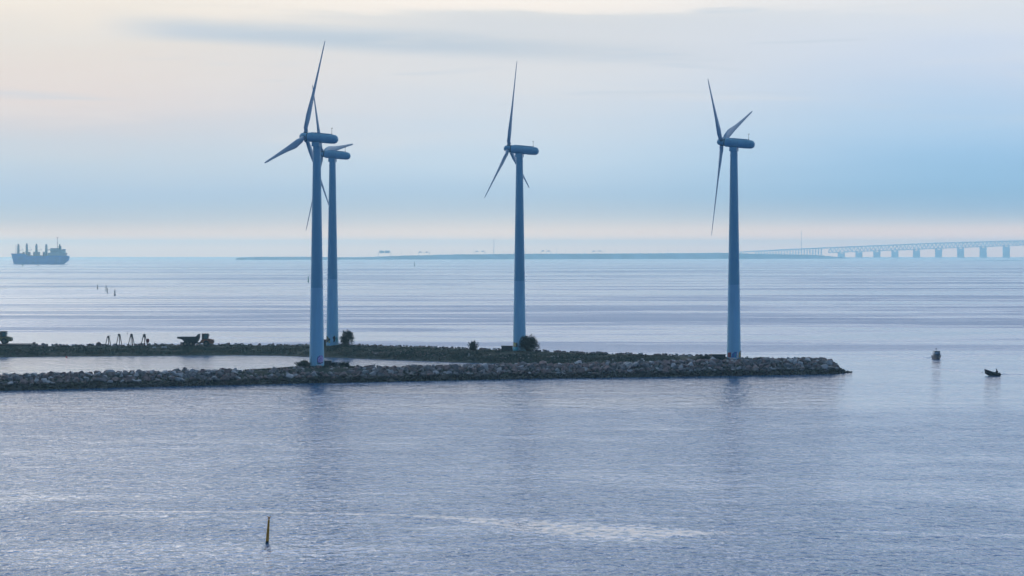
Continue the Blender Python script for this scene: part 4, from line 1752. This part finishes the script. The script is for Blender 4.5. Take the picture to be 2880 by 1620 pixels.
def skin_mesh(name, verts, edges, radii, m, parent=None, root=0, sub=2):
    me = bpy.data.meshes.new(name)
    me.from_pydata(verts, edges, [])
    me.materials.append(m)
    o = bpy.data.objects.new(name, me)
    COL.objects.link(o)
    if parent:
        o.parent = parent
    md = o.modifiers.new('skin', 'SKIN')
    md.use_smooth_shade = True
    sv = me.skin_vertices[0].data if len(me.skin_vertices) else None
    if sv is None:
        bm = bmesh.new()
        bm.from_mesh(me)
        bm.verts.layers.skin.verify()
        bm.to_mesh(me)
        bm.free()
        sv = me.skin_vertices[0].data
    for i, r in enumerate(radii):
        sv[i].radius = (r, r) if not isinstance(r, tuple) else r
        sv[i].use_root = (i == root)
    o.modifiers.new('sub', 'SUBSURF').levels = sub
    o.modifiers['sub'].render_levels = sub
    return o


def build_person():
    # local: +Y looks forward, sitting on the stern thwart; origin at the seat
    V_ = [(0, 0, .08), (0, -.02, .25), (0, 0, .42), (0, .03, .55), (0, .05, .63), (0, .07, .72), (0, .09, .80),
          (-.10, .06, .06), (-.17, .42, .14), (-.17, .46, -.28), (-.17, .62, -.33),
          (.10, .06, .06), (.17, .42, .14), (.17, .46, -.28), (.17, .62, -.33),
          (-.18, .02, .53), (-.24, .10, .30), (-.20, .34, .26), (-.19, .41, .26),
          (.18, .02, .53), (.27, -.04, .30), (.24, .10, .12), (.22, .15, .09)]
    E_ = [(0, 1), (1, 2), (2, 3), (3, 4), (4, 5), (5, 6), (0, 7), (7, 8), (8, 9), (9, 10), (0, 11), (11, 12), (12, 13), (13, 14),
          (3, 15), (15, 16), (16, 17), (17, 18), (3, 19), (19, 20), (20, 21), (21, 22)]
    Rr = [(.24, .21), (.25, .22), (.26, .22), (.16, .14), .055, .085, .075, .09, .075, .055, .045, .09, .075, .055, .045, .07, .055, .045, .035, .07, .055, .045, .035]
    body = skin_mesh('person', V_, E_, Rr, CLOTH, None, 0, 1)
    tag(body, 'person in dark clothes sitting at the stern of the dinghy, hand on the tiller', 'person')
    mb = MB()
    mb.ball((0, .085, .77), .098, 12, (.9, 1.05, 1.2))
    mb.tube((0, .185, .76), (0, .205, .745), .018, .012, 6)
    for s in (-1, 1):
        mb.ball((s * .035, .172, .785), .013, 6)
        mb.ball((s * .09, .085, .77), .025, 6, (.4, 1, 1.2))
    mb.box((0, .178, .715), (.05, .012, .012))
    mb.build('face', SKIN, body, 60)
    mb = MB()
    mb.ball((0, .065, .80), .105, 12, (.95, 1.05, 1.05))
    mb.build('hair', BLK, body, 60)
    for s, c in ((-1, Vector((-.19, .43, .26))), (1, Vector((.22, .17, .08)))):
        mb = MB()
        mb.box(c + Vector((0, .03, 0)), (.075, .09, .03))
        for f in range(4):
            b = c + Vector((-.03 + f * .02, .07, 0))
            mid = b + Vector((0, .035 + .006 * (f in (1, 2)), -.012))
            mb.tube(b, mid, .010, .009, 6)
            mb.tube(mid, mid + Vector((0, .012, -.034)), .009, .007, 6)
        b = c + Vector((-s * .035, .02, 0))
        mb.tube(b, b + Vector((-s * .03, .03, -.012)), .011, .009, 6)
        mb.build('hand', SKIN, body, 50)
    return body


pers = build_person()
ang = R(84)
fw = Vector((-math.sin(ang), math.cos(ang), 0))
pos = Vector(dg.location) + fw * 0.55
pers.location = (pos.x, pos.y, 0.46)
pers.rotation_euler = (0, 0, ang)
pers.scale = (1.45, 1.4, 1.22)


# wakes: low real ridges of water trailing from the two boats
def wake(pts, w0, h0, name='wake'):
    mb = MB()
    rings = []
    n = len(pts)
    for i, (xx, yy) in enumerate(pts):
        t = i / (n - 1)
        w, h = w0 * (.5 + .8 * t), h0 * .3 * (1 - t) ** .7 + .006
        a = pts[min(i + 1, n - 1)]
        b = pts[max(i - 1, 0)]
        d = Vector((a[0] - b[0], a[1] - b[1], 0)).normalized()
        nn = Vector((-d.y, d.x, 0))
        c = Vector((xx, yy, 0))
        rings.append([c - nn * w + Vector((0, 0, -.04)), c - nn * w * .35 + Vector((0, 0, h * .7)), c + Vector((0, 0, h)), c + nn * w * .35 + Vector((0, 0, h * .6)), c + nn * w + Vector((0, 0, -.04))])
    vs = [p for r in rings for p in r]
    fs = [(k * 5 + i, k * 5 + i + 1, (k + 1) * 5 + i + 1, (k + 1) * 5 + i) for k in range(n - 1) for i in range(4)]
    mb.add(vs, fs)
    o = mb.build(name, WATER, None, 80)
    tag(o, kind='structure')


def wline(p0, p1, n=14, wob=.25, seed=0):
    rnd = random.Random(seed)
    out = []
    for i in range(n):
        t = i / (n - 1)
        px = p0[0] + (p1[0] - p0[0]) * t
        py = p0[1] + (p1[1] - p0[1]) * t
        Yw = Ywater(py)
        out.append((X(px, Yw) + rnd.uniform(-wob, wob), Yw + rnd.uniform(-wob, wob)))
    return out


wake(wline((2642, 1006.5), (2880, 990), 18, .3, 1), .9, .26)
wake(wline((2619, 1006.5), (2450, 999), 14, .3, 2), .9, .26)
wake(wline((2764, 1047), (2560, 1032), 16, .3, 3), .7, .22)
wake(wline((2813, 1052), (2960, 1052.5), 12, .2, 4), .6, .2)

# ------------------------------------------------------------------ haze
hz = bpy.data.materials.new('sea haze')
hz.use_nodes = True
T = NT(hz.node_tree)
pv = T.n('ShaderNodeVolumePrincipled')
pv.inputs['Color'].default_value = (0.57, 0.92, 1.0, 1)
pv.inputs['Density'].default_value = HZ
pv.inputs['Anisotropy'].default_value = 0.7
T.l(pv.outputs[0], T.n('ShaderNodeOutputMaterial').inputs['Volume'])
mb = MB()
zb_ = -21800.0 ** 2 / (2 * RE) - 1.0
mb.box((0, 0, (zb_ + 122) / 2), (2 * 21850, 2 * 21850, 122 - zb_))
hzo = mb.build('haze', hz)
tag(hzo, kind='stuff')
